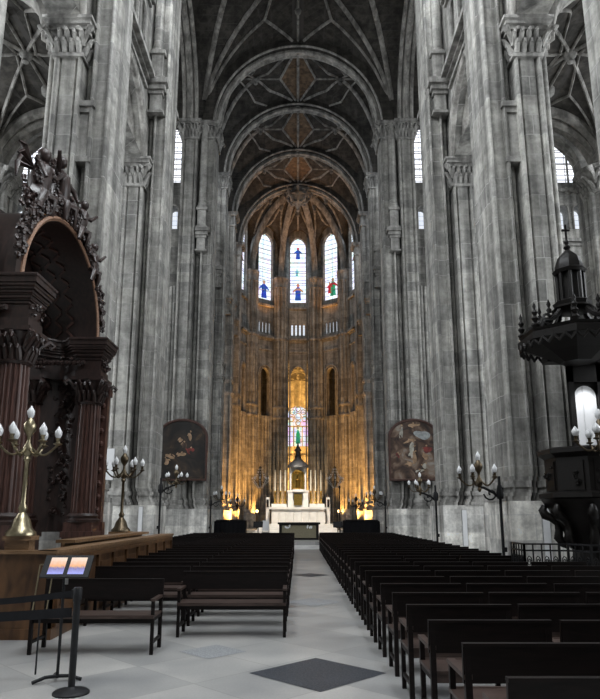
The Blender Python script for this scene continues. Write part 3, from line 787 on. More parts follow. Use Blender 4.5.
# ambulatory, axial chapel
mb = MB(); n = 20
for i in range(n):
    a0 = -100+200*i/n; a1 = -100+200*(i+1)/n
    if abs((a0+a1)/2) < 14: continue
    A, B = apt(a0, 11), apt(a1, 11); mb.add([(*A, 0), (*B, 0), (*B, 17), (*A, 17)], [(0,1,2,3)])
struct(mb.build('wall_ambulatory', 'stone'), 'shadowed wall of the passage behind the apse', 'wall')
mb = MB()
for i in range(n):
    a0 = -80+160*i/n; a1 = -80+160*(i+1)/n
    q = [(*apt(a0, 6.36), 16.8), (*apt(a1, 6.36), 16.8), (*apt(a1, 8.2), 17.6), (*apt(a0, 8.2), 17.6), (*apt(a1, 11.2), 16.5), (*apt(a0, 11.2), 16.5)]
    mb.add(q, [(0,1,2,3), (3,2,4,5)])
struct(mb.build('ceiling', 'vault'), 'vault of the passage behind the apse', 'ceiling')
CY = 67.0
for sx, sd in ((-1, 'left'), (1, 'right')):
    mb = MB(); mb.box(sx*2.6, sx*3.0, 60.8, CY+.3, 0, 15.5); struct(mb.build('wall_chapel_'+sd, 'clean'), 'warm lit side wall of the axial chapel', 'wall')
fr = Frame((-3, CY), (3, CY), (0, 1)); cw = (3.0, 1.3, 8.8, 11.9)
mb = MB(); wall(mb, fr, .4, [(0, 8, []), (8, 16.2, [cw])]); o = struct(mb.build('wall_chapel_end', 'clean'), 'warm lit end wall of the axial chapel', 'wall')
m = MB()
for z in (2.2, 3.6, 5.2, 6.6, 7.7): m.box(-2.6, 2.6, CY-.14, CY, z, z+.16)
for x in (-1.4, -.5, .5, 1.4): m.box(x-.06, x+.06, CY-.1, CY, 0, 7.7)
m.build('cornice', 'rib', o)
WN[0] += 1
m = MB(); opening_tube(m, fr, cw, .1, .1, 5)
for u in (2.55, 3.45): m.tube([fr.p(u, 8.8, .12), fr.p(u, 11.0, .12)], .08, 4)
for a, b, r in ((3, 12.0, .36), (2.3, 11.75, .28), (3.7, 11.75, .28), (2.42, 12.5, .26), (3.58, 12.5, .26), (3, 12.83, .26), (3, 11.3, .26)):
    m.tube([fr.p(a+r*cos(k*pi/6), b+r*sin(k*pi/6), .12) for k in range(12)], .06, 4, closed=True)
m.tube([fr.p(1.7, 10.95, .12), fr.p(4.3, 10.95, .12)], .08, 4)
w = struct(m.build('window_%d' % WN[0], 'carved'), 'coloured rose-topped window of the axial chapel, seen through the central arch', 'window')
pane(fr, .25, cw, 'gl_rose', w)
mb = MB(); mb.add([fr.p(u, z, .2) for u, z in ((2.75,9.1),(3.25,9.1),(3.2,10.2),(3.0,10.7),(2.8,10.2))], [(0,1,2,3,4)]); mb.build('figure_robe', 'g_green', w)
mb = MB(); mb.add([fr.p(3+.13*cos(k*pi/5), 10.8+.15*sin(k*pi/5), .2) for k in range(10)], [tuple(range(10))]); mb.build('figure_head', 'g_skin', w)
vault_bay(57.0, 67.2, 3.0, 13.2, 2.8, 'ceiling', 'golden lit ribbed vault of the axial chapel', kb=.95, rib_r=.1, nx=14, ny=14)

# ------------------------------------------------------------------ aisles, transept, outer walls
for sx, sd in ((-1, 'left'), (1, 'right')):
    # aisle columns
    nb = nave_l if sx < 0 else nave_r
    for i, (y, lb) in enumerate(((nb[3], 'round aisle column beyond the nearest pier, %s side'), (nb[4], 'round aisle column second along the %s aisle'), (21.6, 'round aisle column at the corner of the transept, %s side'))):
        lb = lb % sd
        t = thing('aisle_column', lb, 'column', (sx*11.4, y, 0), 'aisle columns')
        b = MB(); b.lathe([(.95, 0), (.95, 1.8), (.8, 1.95), (.85, 2.2), (.68, 2.4)], (sx*11.4, y, 0), 8, a0=pi/8); b.build('plinth', 'clean', t)
        b = MB(); b.lathe([(.62, 2.4), (.58, Z_CAP-.9)], (sx*11.4, y, 0), 20)
        for k in range(8): b.lathe([(.12, 2.4), (.12, Z_CAP-.9)], (sx*11.4+.6*cos(k*pi/4+.39), y+.6*sin(k*pi/4+.39), 0), 6)
        b.build('shaft', 'stone', t, 40)
        b = MB(); b.lathe([(.66, 0), (.72, .08), (.62, .15), (.66, .5), (.95, .78), (1.0, .8), (1.0, .95)], (sx*11.4, y, Z_CAP-.95), 16)
        leaves(b, sx*11.4-.5, sx*11.4+.5, y-.5, y+.5, Z_CAP-.9, Z_CAP-.15, random.Random(i), .2, .25); b.build('capital', 'carved', t, 40)
    # aisle vaults
    nb = nave_l if sx < 0 else nave_r
    for i in range(5):
        for xa, xb, lb in ((6.72, 11.4, 'inner'), (11.4, 17.6, 'outer')):
            vault_bay(nb[i], nb[i+1], (xb-xa)/2, Z_CAP+.06, 2.5, 'ceiling', 'dark %s aisle vault, %s side' % (lb, sd), ribs=(i >= 3), nx=14, ny=14, kb=.97, xc=sx*(xa+xb)/2, rib_r=.075)
            if i >= 2:
                mm = MB()
                for dy in (-.35, 0, .35):
                    mm.tube([(sx*((xa+xb)/2)+(xb-xa)/2*cos(pi*k/16), nb[i+1]+dy, Z_CAP+(2.3 if dy == 0 else 2.42)*sin(pi*k/16)) for k in range(17)], .2, 6)
                struct(mm.build('trim_arch', 'rib', None, 50), 'arch across the %s aisle, %s side' % (lb, sd), 'arch')
        mm = MB(); fr = Frame((sx*11.1, nb[i]), (sx*11.1, nb[i+1]), (sx, 0))
        wall(mm, fr, .6, [(Z_CAP+.03, 17.2, [(fr.L/2, fr.L/2-.6, Z_CAP+.03, Z_CAP+.03)])]); 
        o = struct(mm.build('wall_'+sd, 'stone'), 'arch between the two aisles, %s side' % sd, 'wall')
        mm = MB(); 
        for ww, r in ((-.05, .14), (.3, .2), (.65, .14)): opening_tube(mm, fr, (fr.L/2, fr.L/2-.65, Z_CAP+.12, Z_CAP+.12), ww, r, 6, legs=False)
        mm.build('arch_moulding', 'rib', o, 50)
        mm = MB(); fr = Frame((sx*17.6, nb[i]), (sx*17.6, nb[i+1]), (sx, 0)); c = fr.L/2
        wall(mm, fr, .6, [(0, 17.2, [(c, 1.7, 5.5, 12)])]); struct(mm.build('wall_outer_'+sd, 'stone'), 'outer aisle wall, %s side' % sd, 'wall')
    # transept: east wall beyond the crossing
    xa, xb = 7.56, 19.5
    fr = Frame((sx*xa, 34.6), (sx*xb, 34.6), (0, 1)); YT = 34.6
    fu = Frame((sx*6.96, 34.6), (sx*xb, 34.6), (0, 1))
    ops_low = [(1.85, 1.4, 0, 12.6), (8.1, 2.6, 0, 12.6)]
    tri = [(k_, .3, 18.2, 19.4) for k_ in (.42, 1.25, 2.08, 2.9)] + [(7.8+k*.95, .35, 18.2, 19.4) for k in range(4)]
    wins = [(1.3, 1.2, 21.2, 26.2), (8.7, 2.3, 21.2, 25.3)]
    mm = MB(); wall(mm, fu, .9, [(14.3, Z_COR, []), (Z_COR, 20.6, tri), (20.6, Z_TOP, wins)]); wall(mm, fr, .9, [(0, 14.28, ops_low)])
    o = struct(mm.build('wall_transept_'+sd, 'stone'), 'east wall of the %s transept, glimpsed between the piers' % sd, 'wall')
    mm = MB()
    for op in ops_low: opening_tube(mm, fr, op, -.04, .12, 6); opening_tube(mm, fr, op, -.06, .08, 6, grow=.25)
    for op in tri: opening_tube(mm, fu, op, -.04, .06, 6)
    mm.build('arch_moulding', 'rib', o, 50)
    mm = MB(); mm.xf = lambda p: (sx*p[0], p[1], p[2])
    for z0, z1, g in ((Z_COR-.3, Z_COR-.1, .12), (Z_COR-.1, Z_COR+.1, .3), (20.5, 20.7, .25), (14.0, 14.25, .15)): mm.box(xa, xb, YT-g, YT, z0, z1)
    for x in (7.8, 11.0, 12.2): mm.lathe([(.25, 2), (.25, 13), (.4, 13.6), (.4, 13.9), (.2, 13.95), (.2, 27)], (x, YT-.1, 0), 10)
    mm.build('cornice', 'carved', o, 40)
    for j, op in enumerate(wins): window(fu, .5, op, 'gl_white', '%s bright clerestory window in the %s transept' % (['inner', 'outer'][j], sd), mull=2, bars=8)
    for op in tri: pane(fu, .8, op, 'gl_grey', o)
    # aisle end window seen deep behind
    mm = MB(); mm.box(*sorted((sx*19.5, sx*20.1)), 21.6, 35.5, 0, 24); struct(mm.build('wall_transept_end', 'stone'), 'end wall of the %s transept' % sd, 'wall')
    # west wall of transept
    fr = Frame((sx*6.95, 22.64), (sx*19.5, 22.64), (0, 1))
    mm = MB(); wall(mm, fr, .6, [(0, 16.9, [(2.3, 1.95, 0, 14.85), (7.5, 2.6, 0, Z_CAP)]), (16.9, Z_TOP, [])]); struct(mm.build('wall_transept_'+sd, 'stone'), 'west wall of the %s transept' % sd, 'wall')
    # high side arch of the crossing
    mm = MB()
    for xo, rr, g in ((5.95, .12, 0), (6.3, .2, 0), (6.65, .12, 0), (6.1, .1, .3), (6.5, .1, .3)):
        mm.tube([(sx*xo, 27.8+(5.15+g)*cos(pi*k/28), Z_SPR+(5.3+g)*sin(pi*k/28)) for k in range(29)], rr, 7)
    struct(mm.build('trim_arch', 'rib', None, 50), 'high side arch of the crossing towards the %s transept' % sd, 'arch')
    # transept vault
    mm = MB(); nn_ = 18; vs = []; fs = []
    for i in range(nn_+1):
        t = pi*i/nn_
        for x in (4.9, 19.8): vs.append((sx*x, 27.8+6.2*cos(t), Z_SPR+5.95*sin(t)))
    for i in range(nn_): fs.append((2*i, 2*i+1, 2*i+3, 2*i+2))
    mm.add(vs, fs); struct(mm.build('ceiling', 'vault', None, 40), 'barrel vault of the %s transept' % sd, 'ceiling')
    # choir aisle outer wall and ceiling
    mm = MB(); mm.box(*sorted((sx*11, sx*11.4)), 34.9, 51, 0, 17); struct(mm.build('wall_choir_'+sd, 'stone'), 'outer wall of the choir aisle, %s side' % sd, 'wall')
    mm = MB(); mm.box(*sorted((sx*6.8, sx*11.2)), 34.9, 51, 16.8, 17); struct(mm.build('ceiling', 'vault'), 'choir aisle vault, %s side' % sd, 'ceiling')
    mm = MB(); mm.box(*sorted((sx*11.4, sx*20)), 41, 41.4, 0, 17); struct(mm.build('wall_choir_'+sd, 'stone'), 'end wall of the outer choir aisle, %s side' % sd, 'wall')

# ------------------------------------------------------------------ benches
def make_bench(w, right):
    """bench facing +y (back at y=0); width along x from 0 to w"""
    t = bpy.data.objects.new('church_bench', None); COL.objects.link(t); t['kind'] = 'thing'
    H = .83
    b = MB()
    for i in range(5):
        z = .60 + i*.055
    b.add([(0, -.012, .59), (w, -.012, .59), (w, .018, .59), (0, .018, .59), (0, -.035, H), (w, -.035, H), (w, -.005, H), (0, -.005, H)],
          [(0,3,2,1),(4,5,6,7),(0,1,5,4),(1,2,6,5),(2,3,7,6),(3,0,4,7)])
    b.box(0, w, -.045, .003, H-.012, H+.008)
    b.build('backrest', 'bench', t)
    b = MB(); b.box(.01, w-.01, .02, .46, .425, .45); b.box(.01, w-.01, .44, .475, .415, .455); b.box(.05, w-.05, .03, .055, .36, .425)
    b.build('seat', 'seat', t)
    for x in (.03, w-.03):
        b = MB(); b.box(x-.022, x+.022, -.03, .015, 0, .6); b.box(x-.02, x+.02, -.03, .0, .6, H-.01); b.build('leg', 'bench', t)
        b = MB(); b.box(x-.02, x+.02, .415, .455, 0, .62); b.build('leg', 'bench', t)
        b = MB(); b.box(x-.027, x+.027, -.02, .47, .615, .645); b.build('armrest', 'seat', t)
        b = MB(); b.box(x-.014, x+.014, .0, .42, .12, .155); b.build('stretcher', 'bench', t)
        b = MB(); b.box(x-.014, x+.014, .0, .42, .38, .425); b.build('side_rail', 'bench', t)
    b = MB(); b.box(.03, w-.03, .415, .44, .36, .42); b.build('apron', 'bench', t)
    return t
ORD = ['first','second','third','fourth','fifth','sixth','seventh','eighth','ninth','tenth','eleventh','twelfth','thirteenth','fourteenth','fifteenth','sixteenth','seventeenth','eighteenth','nineteenth','twentieth',
       'twenty-first','twenty-second','twenty-third','twenty-fourth','twenty-fifth','twenty-sixth','twenty-seventh','twenty-eighth','twenty-ninth','thirtieth','thirty-first','thirty-second','thirty-third']
protoR = make_bench(.97, True); protoR3 = make_bench(1.13, True); protoL = make_bench(1.53, False)
used = set()
def put(proto, x, y, rot, label, group):
    if proto.name not in used: o = proto; used.add(proto.name)
    else: o = copy_tree(proto)
    o.location = (x, y, 0); o.rotation_euler = (0, 0, rot)
    o['label'] = label; o['category'] = 'bench'; o['group'] = group
    return o
rnd = random.Random(3)
y = 3.47; r = 0
while y < 30.6:
    far = y > 13.1
    n = 3 if far or 5.9 < y < 9.5 else 4
    if 11.7 < y < 13.1: n = 3
    if y < 3.6: n = 2
    for c in range(n):
        w, pitch, pr = (1.13, 1.155, protoR3) if far else (.97, 1.04, protoR)
        jx = rnd.uniform(-.008, .008)
        jx += {0: .07, 1: .06, 2: .02}.get(r, 0)
        put(pr, 1.0+c*pitch+jx, y+rnd.uniform(-.02, .02), 0,
            'dark wooden bench right of the aisle, %s row from the viewer, %s from the aisle' % (ORD[r], ORD[c]), 'benches right of the aisle')
    y += .897; r += 1
y = 9.62; r = 0
while y < 30.6:
    cols = [0, 1] if y < 17.9 or 19.9 < y < 23.5 else [0, 1, 2]
    for c in cols:
        yo = y - (1.1 if (c == 1 and r == 0) else 0)
        put(protoL, -.16-c*1.575+rnd.uniform(-.008, .008), yo+rnd.uniform(-.02, .02), pi,
            'dark wooden bench left of the aisle, %s row from the viewer, %s from the aisle' % (ORD[r], ORD[c]), 'benches left of the aisle')
    y += .92; r += 1

# ------------------------------------------------------------------ oak enclosure
EX0, EX1, EY0, EY1 = -3.36, -4.52, 9.0, 17.2
t = thing('pew_enclosure', 'low panelled oak enclosure in front of the carved pew', 'enclosure', ((EX0+EX1)/2, EY0, 0))
b = MB(); b.box(EX0-.06, EX0, EY0, EY1, 0, 1.12); b.build('side_panel', 'oak', t)
b = MB(); b.box(EX1, EX0, EY0, EY0+.06, 0, 1.12); b.build('front_panel', 'oak', t)
b = MB(); b.box(EX0-.26, EX0+.05, EY0-.05, EY1+.03, 1.12, 1.165); b.box(EX0-.1, EX0+.03, EY0-.03, EY1+.02, 1.08, 1.12); b.build('top_rail', 'oaktop', t)
b = MB(); b.box(EX1, EX0+.02, EY0-.06, EY0+.2, 1.12, 1.165); b.build('front_rail', 'oaktop', t)
n = 9
for i in range(n):
    y0 = EY0+.1+(EY1-EY0-.2)*i/n; y1 = EY0+.1+(EY1-EY0-.2)*(i+1)/n
    b = MB()
    b.box(EX0, EX0+.045, y0, y0+.09, .15, 1.08); b.box(EX0, EX0+.045, y1-.02, y1, .15, 1.08)
    b.box(EX0, EX0+.045, y0+.09, y1-.02, 1.0, 1.08); b.box(EX0, EX0+.045, y0+.09, y1-.02, .15, .28)
    b.box(EX0, EX0+.02, y0+.2, y1-.12, .4, .88); b.build('panel_frame', 'oak', t)
b = MB(); b.box(EX1, EX0+.03, EY0-.02, EY0, 0, .14); b.box(EX0, EX0+.03, EY0, EY1, 0, .14); b.build('skirting', 'oak', t)
b = MB(); b.box(EX0-.6, EX0-.28, EY0+1.6, EY1-1.4, 1.2, 1.25); b.box(EX0-.5, EX0-.45, EY0+1.6, EY1-1.4, 0, 1.2); b.build('desk', 'oaktop', t)
b = MB(); b.box(-4.1, -3.76, EY0+.07, EY0+.28, 0, 1.3); b.box(-4.12, -3.72, EY0+.02, EY0+.31, 1.3, 1.36); b.build('corner_post', 'oaktop', t)
b = MB(); b.box(-4.3, -3.95, 14.85, 15.2, 0, 1.22); b.box(-4.34, -3.9, 14.8, 15.24, 1.22, 1.27); b.build('corner_post', 'oaktop', t)

# ------------------------------------------------------------------ carved pew (triumphal arch)
BX, BR = -4.47, -5.75
t = thing('carved_pew', 'tall dark carved walnut arch of the churchwardens pew, crowned with cherubs', 'pew', (-5.1, 11.5, 0))
YN, YF, ZE = 9.68, 13.35, 5.36
rnd = random.Random(11)
def fluted(mb, x, y, r, z0, z1, n=18):
    pts = []
    for i in range(n*4):
        a = 2*pi*i/(n*4); rr = r*(.88 if i % 4 in (1, 2) else 1.0); pts.append((x+rr*cos(a), y+rr*sin(a)))
    mb.prism(pts, z0, z1, scale_top=.9, ctr=(x, y))
cols = [(BX, YN), (BX, YF), (BR, YN), (BR, YF)]
for x, y in cols:
    b = MB(); b.box(x-.3, x+.3, y-.3, y+.3, 0, 1.2); b.box(x-.33, x+.33, y-.33, y+.33, 1.2, 1.32); b.box(x-.29, x+.29, y-.29, y+.29, 1.32, 1.5); b.build('pedestal', 'walnut', t)
    b = MB(); fluted(b, x, y, .25, 1.68, 3.95)
    c = b.build('fluted_column', 'walnut', t)
    b = MB(); b.lathe([(.34, 0), (.35, .05), (.3, .08), (.32, .13), (.27, .18)], (x, y, 1.5), 16); b.build('column_base', 'carve', c, 40)
    b = MB(); b.lathe([(.24, 0), (.27, .04), (.23, .08), (.25, .35), (.36, .52)], (x, y, 3.95), 12); b.box(x-.34, x+.34, y-.34, y+.34, 4.45, 4.52)
    leaves(b, x-.2, x+.2, y-.2, y+.2, 4.0, 4.44, rnd, .1, .13); b.build('column_capital', 'carve', c, 40)
for y, nm in ((YN, 'near'), (YF, 'far')):
    b = MB()
    lv = [(4.52, 4.67, .27), (4.67, 4.95, .24), (4.95, 5.03, .28), (5.03, 5.11, .31), (5.11, 5.21, .36), (5.21, 5.36, .4)]
    for z0, z1, g in lv:
        fe = [(BR-g, y-g), (BR+g, y-g)] + [(BR+g+(BX-BR-2*g)*k/10, y-g+.26*sin(pi*k/10)) for k in range(1, 10)] + [(BX-g, y-g), (BX+g, y-g)]
        be = [(BX+g, y+g), (BX-g, y+g)] + [(BX-g-(BX-BR-2*g)*k/10, y+g-(.26*sin(pi*k/10) if y == YN else 0)) for k in range(1, 10)] + [(BR+g, y+g), (BR-g, y+g)]
        if y == YN: fe = [(BR-g, y-g), (BX+g, y-g)]
        b.prism(fe+be, z0, z1)
        if z1 > 4.9: b.tube([(a_, b_, z1-.03) for a_, b_ in fe+be], .035, 6, closed=True)
    for xx in [BR+.1+i*(BX-BR-.2)/12 for i in range(13)]:
        for s in (-1, 1):
            b.ball((xx, y+s*.31, 4.82), .06, 6)
    swirl(b, (BX+.28, y, 4.82), (.25, .12), 9, rnd, ((0,1,0),(0,0,1)), .035)
    swirl(b, ((BX+BR)/2, y-.31, 4.82), (.5, .12), 12, rnd, ((1,0,0),(0,0,1)), .035)
    b.build('entablature', 'carve', t, 35)
    # carved wall between the columns
    b = MB(); s = 1 if y == YF else -1
    n = 12; vs = []; fs = []
    for i in range(n+1):
        a = i/n; x = BR+.2+(BX-BR-.4)*a; yy = y+s*(.0+.22*sin(pi*a)); vs += [(x, yy, 1.3), (x, yy, 4.52)]
    for i in range(n): fs.append((2*i, 2*i+2, 2*i+3, 2*i+1))
    b.add(vs, fs); vs2 = [(v[0], v[1]+s*.06, v[2]) for v in vs]; b.add(vs2, fs)
    for k in range(11): swirl(b, ((BX+BR)/2+.04, y+s*.16, 1.75+k*.26), (.24, .14), 7, rnd, ((1,0,0),(0,0,1)), .036)
    b.build('carved_panel', 'carve', t, 50)
    if s > 0:
        b = MB(); b.box(BX+.1, BX+.3, y+.24, y+.42, 1.5, 4.52); b.box(BX+.06, BX+.34, y+.24, y+.45, 1.0, 1.5); b.box(BX+.06, BX+.34, y+.24, y+.45, 4.2, 4.4)
        for k in range(9): b.ball((BX+.2, y+.24, 1.75+k*.28), .07, 6)
        b.build('side_pilaster', 'walnut', t)
# arches and barrel between them
yc, RA, HA = 11.5, 1.9, 1.72
def ell(rad, k, n=28): return (yc+(RA+rad)*cos(pi*k/n), ZE+(HA+rad)*sin(pi*k/n))
def ringmesh(x0, x1, r0, r1, n=28):
    b = MB(); vs = []; fs = []
    for k in range(n+1):
        for x, r in ((x0, r0), (x1, r0), (x1, r1), (x0, r1)):
            yy, zz = ell(r, k, n); vs.append((x, yy, zz))
    for k in range(n):
        for j in range(4): fs.append((k*4+j, k*4+(j+1) % 4, (k+1)*4+(j+1) % 4, (k+1)*4+j))
    fs += [(0,1,2,3), (n*4+3, n*4+2, n*4+1, n*4)]
    b.add(vs, fs); return b
ringmesh(BR-.1, BX-.02, .02, .14).build('barrel_vault', 'carve', t, 40)
b = MB()
for r, x, rad in ((.05, BX+.02, .05),):
    b.tube([(x, *ell(r, k)) for k in range(29)], rad, 6)
b.build('archivolt_moulding', 'rim', t, 50)
ringmesh(BR-.15, BR+.1, -.35, .3).build('rear_archivolt', 'carve', t, 40)
# coffers on the vault underside
b = MB()
for k in range(1, 28):
    for j in range(3):
        x = BR+.22+j*.25; yy, zz = ell(-.0, k); a = pi*k/28
        b.cbox((x, yc+(RA-.01)*cos(a), ZE+(HA-.01)*sin(a)), (.2, .05, .03), Matrix.Rotation(a-pi/2, 3, 'X') @ Matrix.Rotation(pi/4*(1 if (j+k) % 2 else -1), 3, 'Z'))
b.build('coffering', 'walnut', t)
# rear arch, tympanum scroll and medallion near the far rear column
b = MB(); cx, cy, cz = BR+.02, YF-1.0, 4.5
b.tube([(cx+.05, cy+.42*cos(k*pi/10), cz-.35+.62*sin(k*pi/10)) for k in range(20)], .07, 6, closed=True)
b.add([(cx, cy+.4*cos(k*pi/10), cz-.35+.6*sin(k*pi/10)) for k in range(20)], [tuple(range(20))])
swirl(b, (cx+.03, cy, cz+.65), (.4, .3), 16, rnd, ((0,1,0),(0,0,1)), .05); swirl(b, (cx+.04, cy, cz-1.15), (.4, .2), 14, rnd, ((0,1,0),(0,0,1)), .05); swirl(b, (cx+.05, cy, cz-.3), (.15, .4), 8, rnd, ((0,1,0),(0,0,1)), .04)
swirl(b, (cx+.03, cy+.5, cz-.1), (.1, .8), 14, rnd, ((0,1,0),(0,0,1)), .04)
b.build('medallion', 'carve', t, 50)
# crest of foliage running over the arch, garlands and cherubs
b = ringmesh(BX-.16, BX+.02, 0, .26)
for k in range(2, 27):
    yy, zz = ell(.3, k); a = pi*k/28
    swirl(b, (BX+.04, yy, zz), (.15, .15), 9, rnd, ((0,1,0),(0,0,1)), .045)
    if k < 16: swirl(b, (BX+.06, *ell(.18, k)), (.1, .1), 4, rnd, ((0,1,0),(0,0,1)), .04)
b.build('archivolt', 'carve', t, 40)
def putto(mb, c, s, lean, wings=True, arm=1):
    x, y, z = c; L = Vector((0, lean, 0))
    P = lambda a, b_, d: (x+a*s, y+(b_+lean*d)*s, z+d*s)
    mb.tube([P(0, 0, 0), P(0, .02, .25), P(.03, 0, .5), P(0, 0, .62)], [.15*s, .19*s, .17*s, .07*s], 8)
    mb.ball(P(.03, 0, .78), .13*s, 8)
    mb.tube([P(0, -.1, .05), P(.2, -.2, -.1), P(.18, -.25, -.42)], [.1*s, .09*s, .05*s], 6)
    mb.tube([P(0, .1, .05), P(.22, .2, -.02), P(.1, .42, -.3)], [.1*s, .09*s, .05*s], 6)
    mb.tube([P(0, .14*arm, .52), P(.12, .38*arm, .5), P(.2, .55*arm, .72)], [.06*s, .055*s, .04*s], 6)
    mb.tube([P(0, -.14*arm, .52), P(.15, -.35*arm, .38), P(.25, -.3*arm, .15)], [.06*s, .055*s, .04*s], 6)
    if wings:
        for q in (-1, 1):
            for k in range(4): mb.tube([P(-.1, q*.08, .45), P(-.2, q*(.3+.05*k), .8-.15*k), P(-.2, q*(.5-.02*k), .75-.22*k)], [.03*s, .06*s, .02*s], 5)
for c, s, ln, ar in (((BX-.1, 10.15, ZE+HA+.1), 1.0, .1, 1), ((BX-.05, 11.05, ZE+HA+.38), .95, -.25, -1), ((BX, 11.9, ZE+HA+.25), .8, .3, 1), ((BX, 12.75, ZE+HA-.3), .75, .2, 1)):
    b = MB(); putto(b, c, s, ln, True, ar); b.build('cherub', 'carve', t, 60)
b = MB()
swirl(b, (BX-.05, 10.9, ZE+HA+.4), (.95, .28), 60, rnd, ((0,1,0),(0,0,1)), .07); swirl(b, (BX-.05, 10.8, ZE+HA+.72), (.6, .25), 26, rnd, ((0,1,0),(0,0,1)), .06)
swirl(b, (BX-.1, 9.85, ZE+HA-.15), (.3, .3), 14, rnd, ((0,1,0),(0,0,1)), .05)
b.build('carved_group', 'carve2', t, 50)

# ------------------------------------------------------------------ candelabra
def candelabrum(t, c, s, arms, mat, bulb_r=.056, tiers=2, rad=.42, crown=True):
    """head of arms with frosted flame bulbs; c = foot of the head"""
    x, y, z = c
    b = MB(); b.lathe([(.02*s, -.1*s), (.05*s, -.04*s), (.03*s, 0), (.07*s, .05*s), (.08*s, .14*s), (.03*s, .24*s), (.03*s, .32*s), (.09*s, .42*s), (.1*s, .5*s), (.05*s, .58*s), (.03*s, .62*s)], c, 10)
    b.build('urn', mat, t, 50)
    for k in range(arms):
        a = 2*pi*k/arms+.35; ca, sa = cos(a), sin(a)
        b = MB(); pts = []
        for j in range(9):
            q = j/8; rr = (.06+(rad-.06)*q)*s; zz = z+(.14-.1*sin(q*pi*1.15)+.02*q*q)*s; pts.append((x+rr*ca, y+rr*sa, zz))
        b.tube(pts, .018*s, 6); ex, ey, ez = pts[-1]
        b.lathe([(.02*s, 0), (.075*s, .03*s), (.03*s, .05*s), (.03*s, .1*s), (.045*s, .12*s)], (ex, ey, ez-.01*s), 8)
        o = b.build('arm', mat, t, 50)
        g = MB(); g.lathe([(.03*s, 0), (bulb_r*s, .06*s), (bulb_r*1.05*s, .11*s), (bulb_r*.5*s, .16*s), (.004, .2*s)], (ex, ey, ez+.1*s), 8); g.build('bulb', 'bulb', o, 60, label='frosted white flame bulb')
    b = MB(); b.lathe([(.03*s, 0), (bulb_r*s, .07*s), (bulb_r*1.05*s, .12*s), (bulb_r*.5*s, .17*s), (.004, .21*s)], (x, y, z+.6*s), 8); b.build('bulb', 'bulb', t, 60, label='frosted white flame bulb')
def floor_candelabrum(loc, h, label, mat, s=1.0, arms=6):
    t = thing('candelabrum', label, 'candelabrum', loc, 'candelabra'); x, y, z = loc
    b = MB(); b.lathe([(.22*s, 0), (.22*s, .04), (.16*s, .1), (.12*s, .22), (.05*s, .32), (.07*s, .38), (.035*s, .45), (.032*s, h-.05), (.06*s, h-.02), (.04*s, h+.02)], loc, 14); b.build('stand', mat, t, 50)
    candelabrum(t, (x, y, z+h), s, arms, mat); return t
floor_candelabrum((-3.93, 9.17, 1.362), 1.1, 'large brass candelabrum with frosted bulbs on the corner of the oak enclosure', 'brass', .95)
floor_candelabrum((-4.12, 15.02, 1.272), 1.2, 'bronze candelabrum on the far post of the oak enclosure', 'dbrass', 1.0)
def bracket_candelabrum(px, py, pz, dx, label, s=.85, dy=0):
    """iron scroll arm from (px,py,pz), candelabrum hanging dx along x"""
    t = thing('wall_candelabrum', label, 'candelabrum', (px, py, pz), 'wall candelabra')
    sg = 1 if dx > 0 else -1; L = abs(dx)
    b = MB(); b.tube([(px, py, pz-.25), (px+sg*L*.3, py, pz-.12), (px+sg*L*.8, py, pz), (px+sg*L, py, pz)], .03, 6)
    b.tube([(px+sg*(L*.45+.16*(1-k/14)*cos(k*.6)), py, pz-.14-.16*(1-k/14)*sin(k*.6)) for k in range(13)], .02, 6)
    b.tube([(px, py, 0), (px, py, pz+.25)], .035, 6); b.lathe([(.07, 0), (.09, .1), (.05, .3)], (px, py, pz-.25), 8)
    b.box(min(px, px-sg*.07), max(px, px-sg*.07), py-.05, py+.05, pz-.1, pz); b.box(min(px, px-sg*.07), max(px, px-sg*.07), py-.05, py+.05, pz-1.4, pz-1.3)
    b.build('bracket', 'iron', t, 50)
    candelabrum(t, (px+dx, py, pz), s, 5, 'dbrass'); return t
bracket_candelabrum(4.52, 14.3, 2.25, -.45, 'bronze candelabrum on an iron scroll bracket left of the pulpit', 1.0)
bracket_candelabrum(4.52, 21.0, 2.35, -.5, 'bronze candelabrum on an iron bracket below the brown painting')
bracket_candelabrum(-4.52, 21.0, 2.6, .5, 'bronze candelabrum on an iron bracket below the dark painting')
bracket_candelabrum(-4.52, 33.2, 2.35, .55, 'bronze bracket candelabrum left of the choir, right of the dark painting', 1.0)
bracket_candelabrum(4.52, 33.2, 2.35, -.55, 'bronze bracket candelabrum right of the choir, left of the brown painting', 1.0)
floor_candelabrum((-3.45, 36.5, .35), 1.7, 'black standing candelabrum on the choir floor left of the altar', 'iron', 1.0, 4)
floor_candelabrum((3.3, 36.5, .35), 1.7, 'black standing candelabrum on the choir floor right of the altar', 'iron', 1.0, 4)

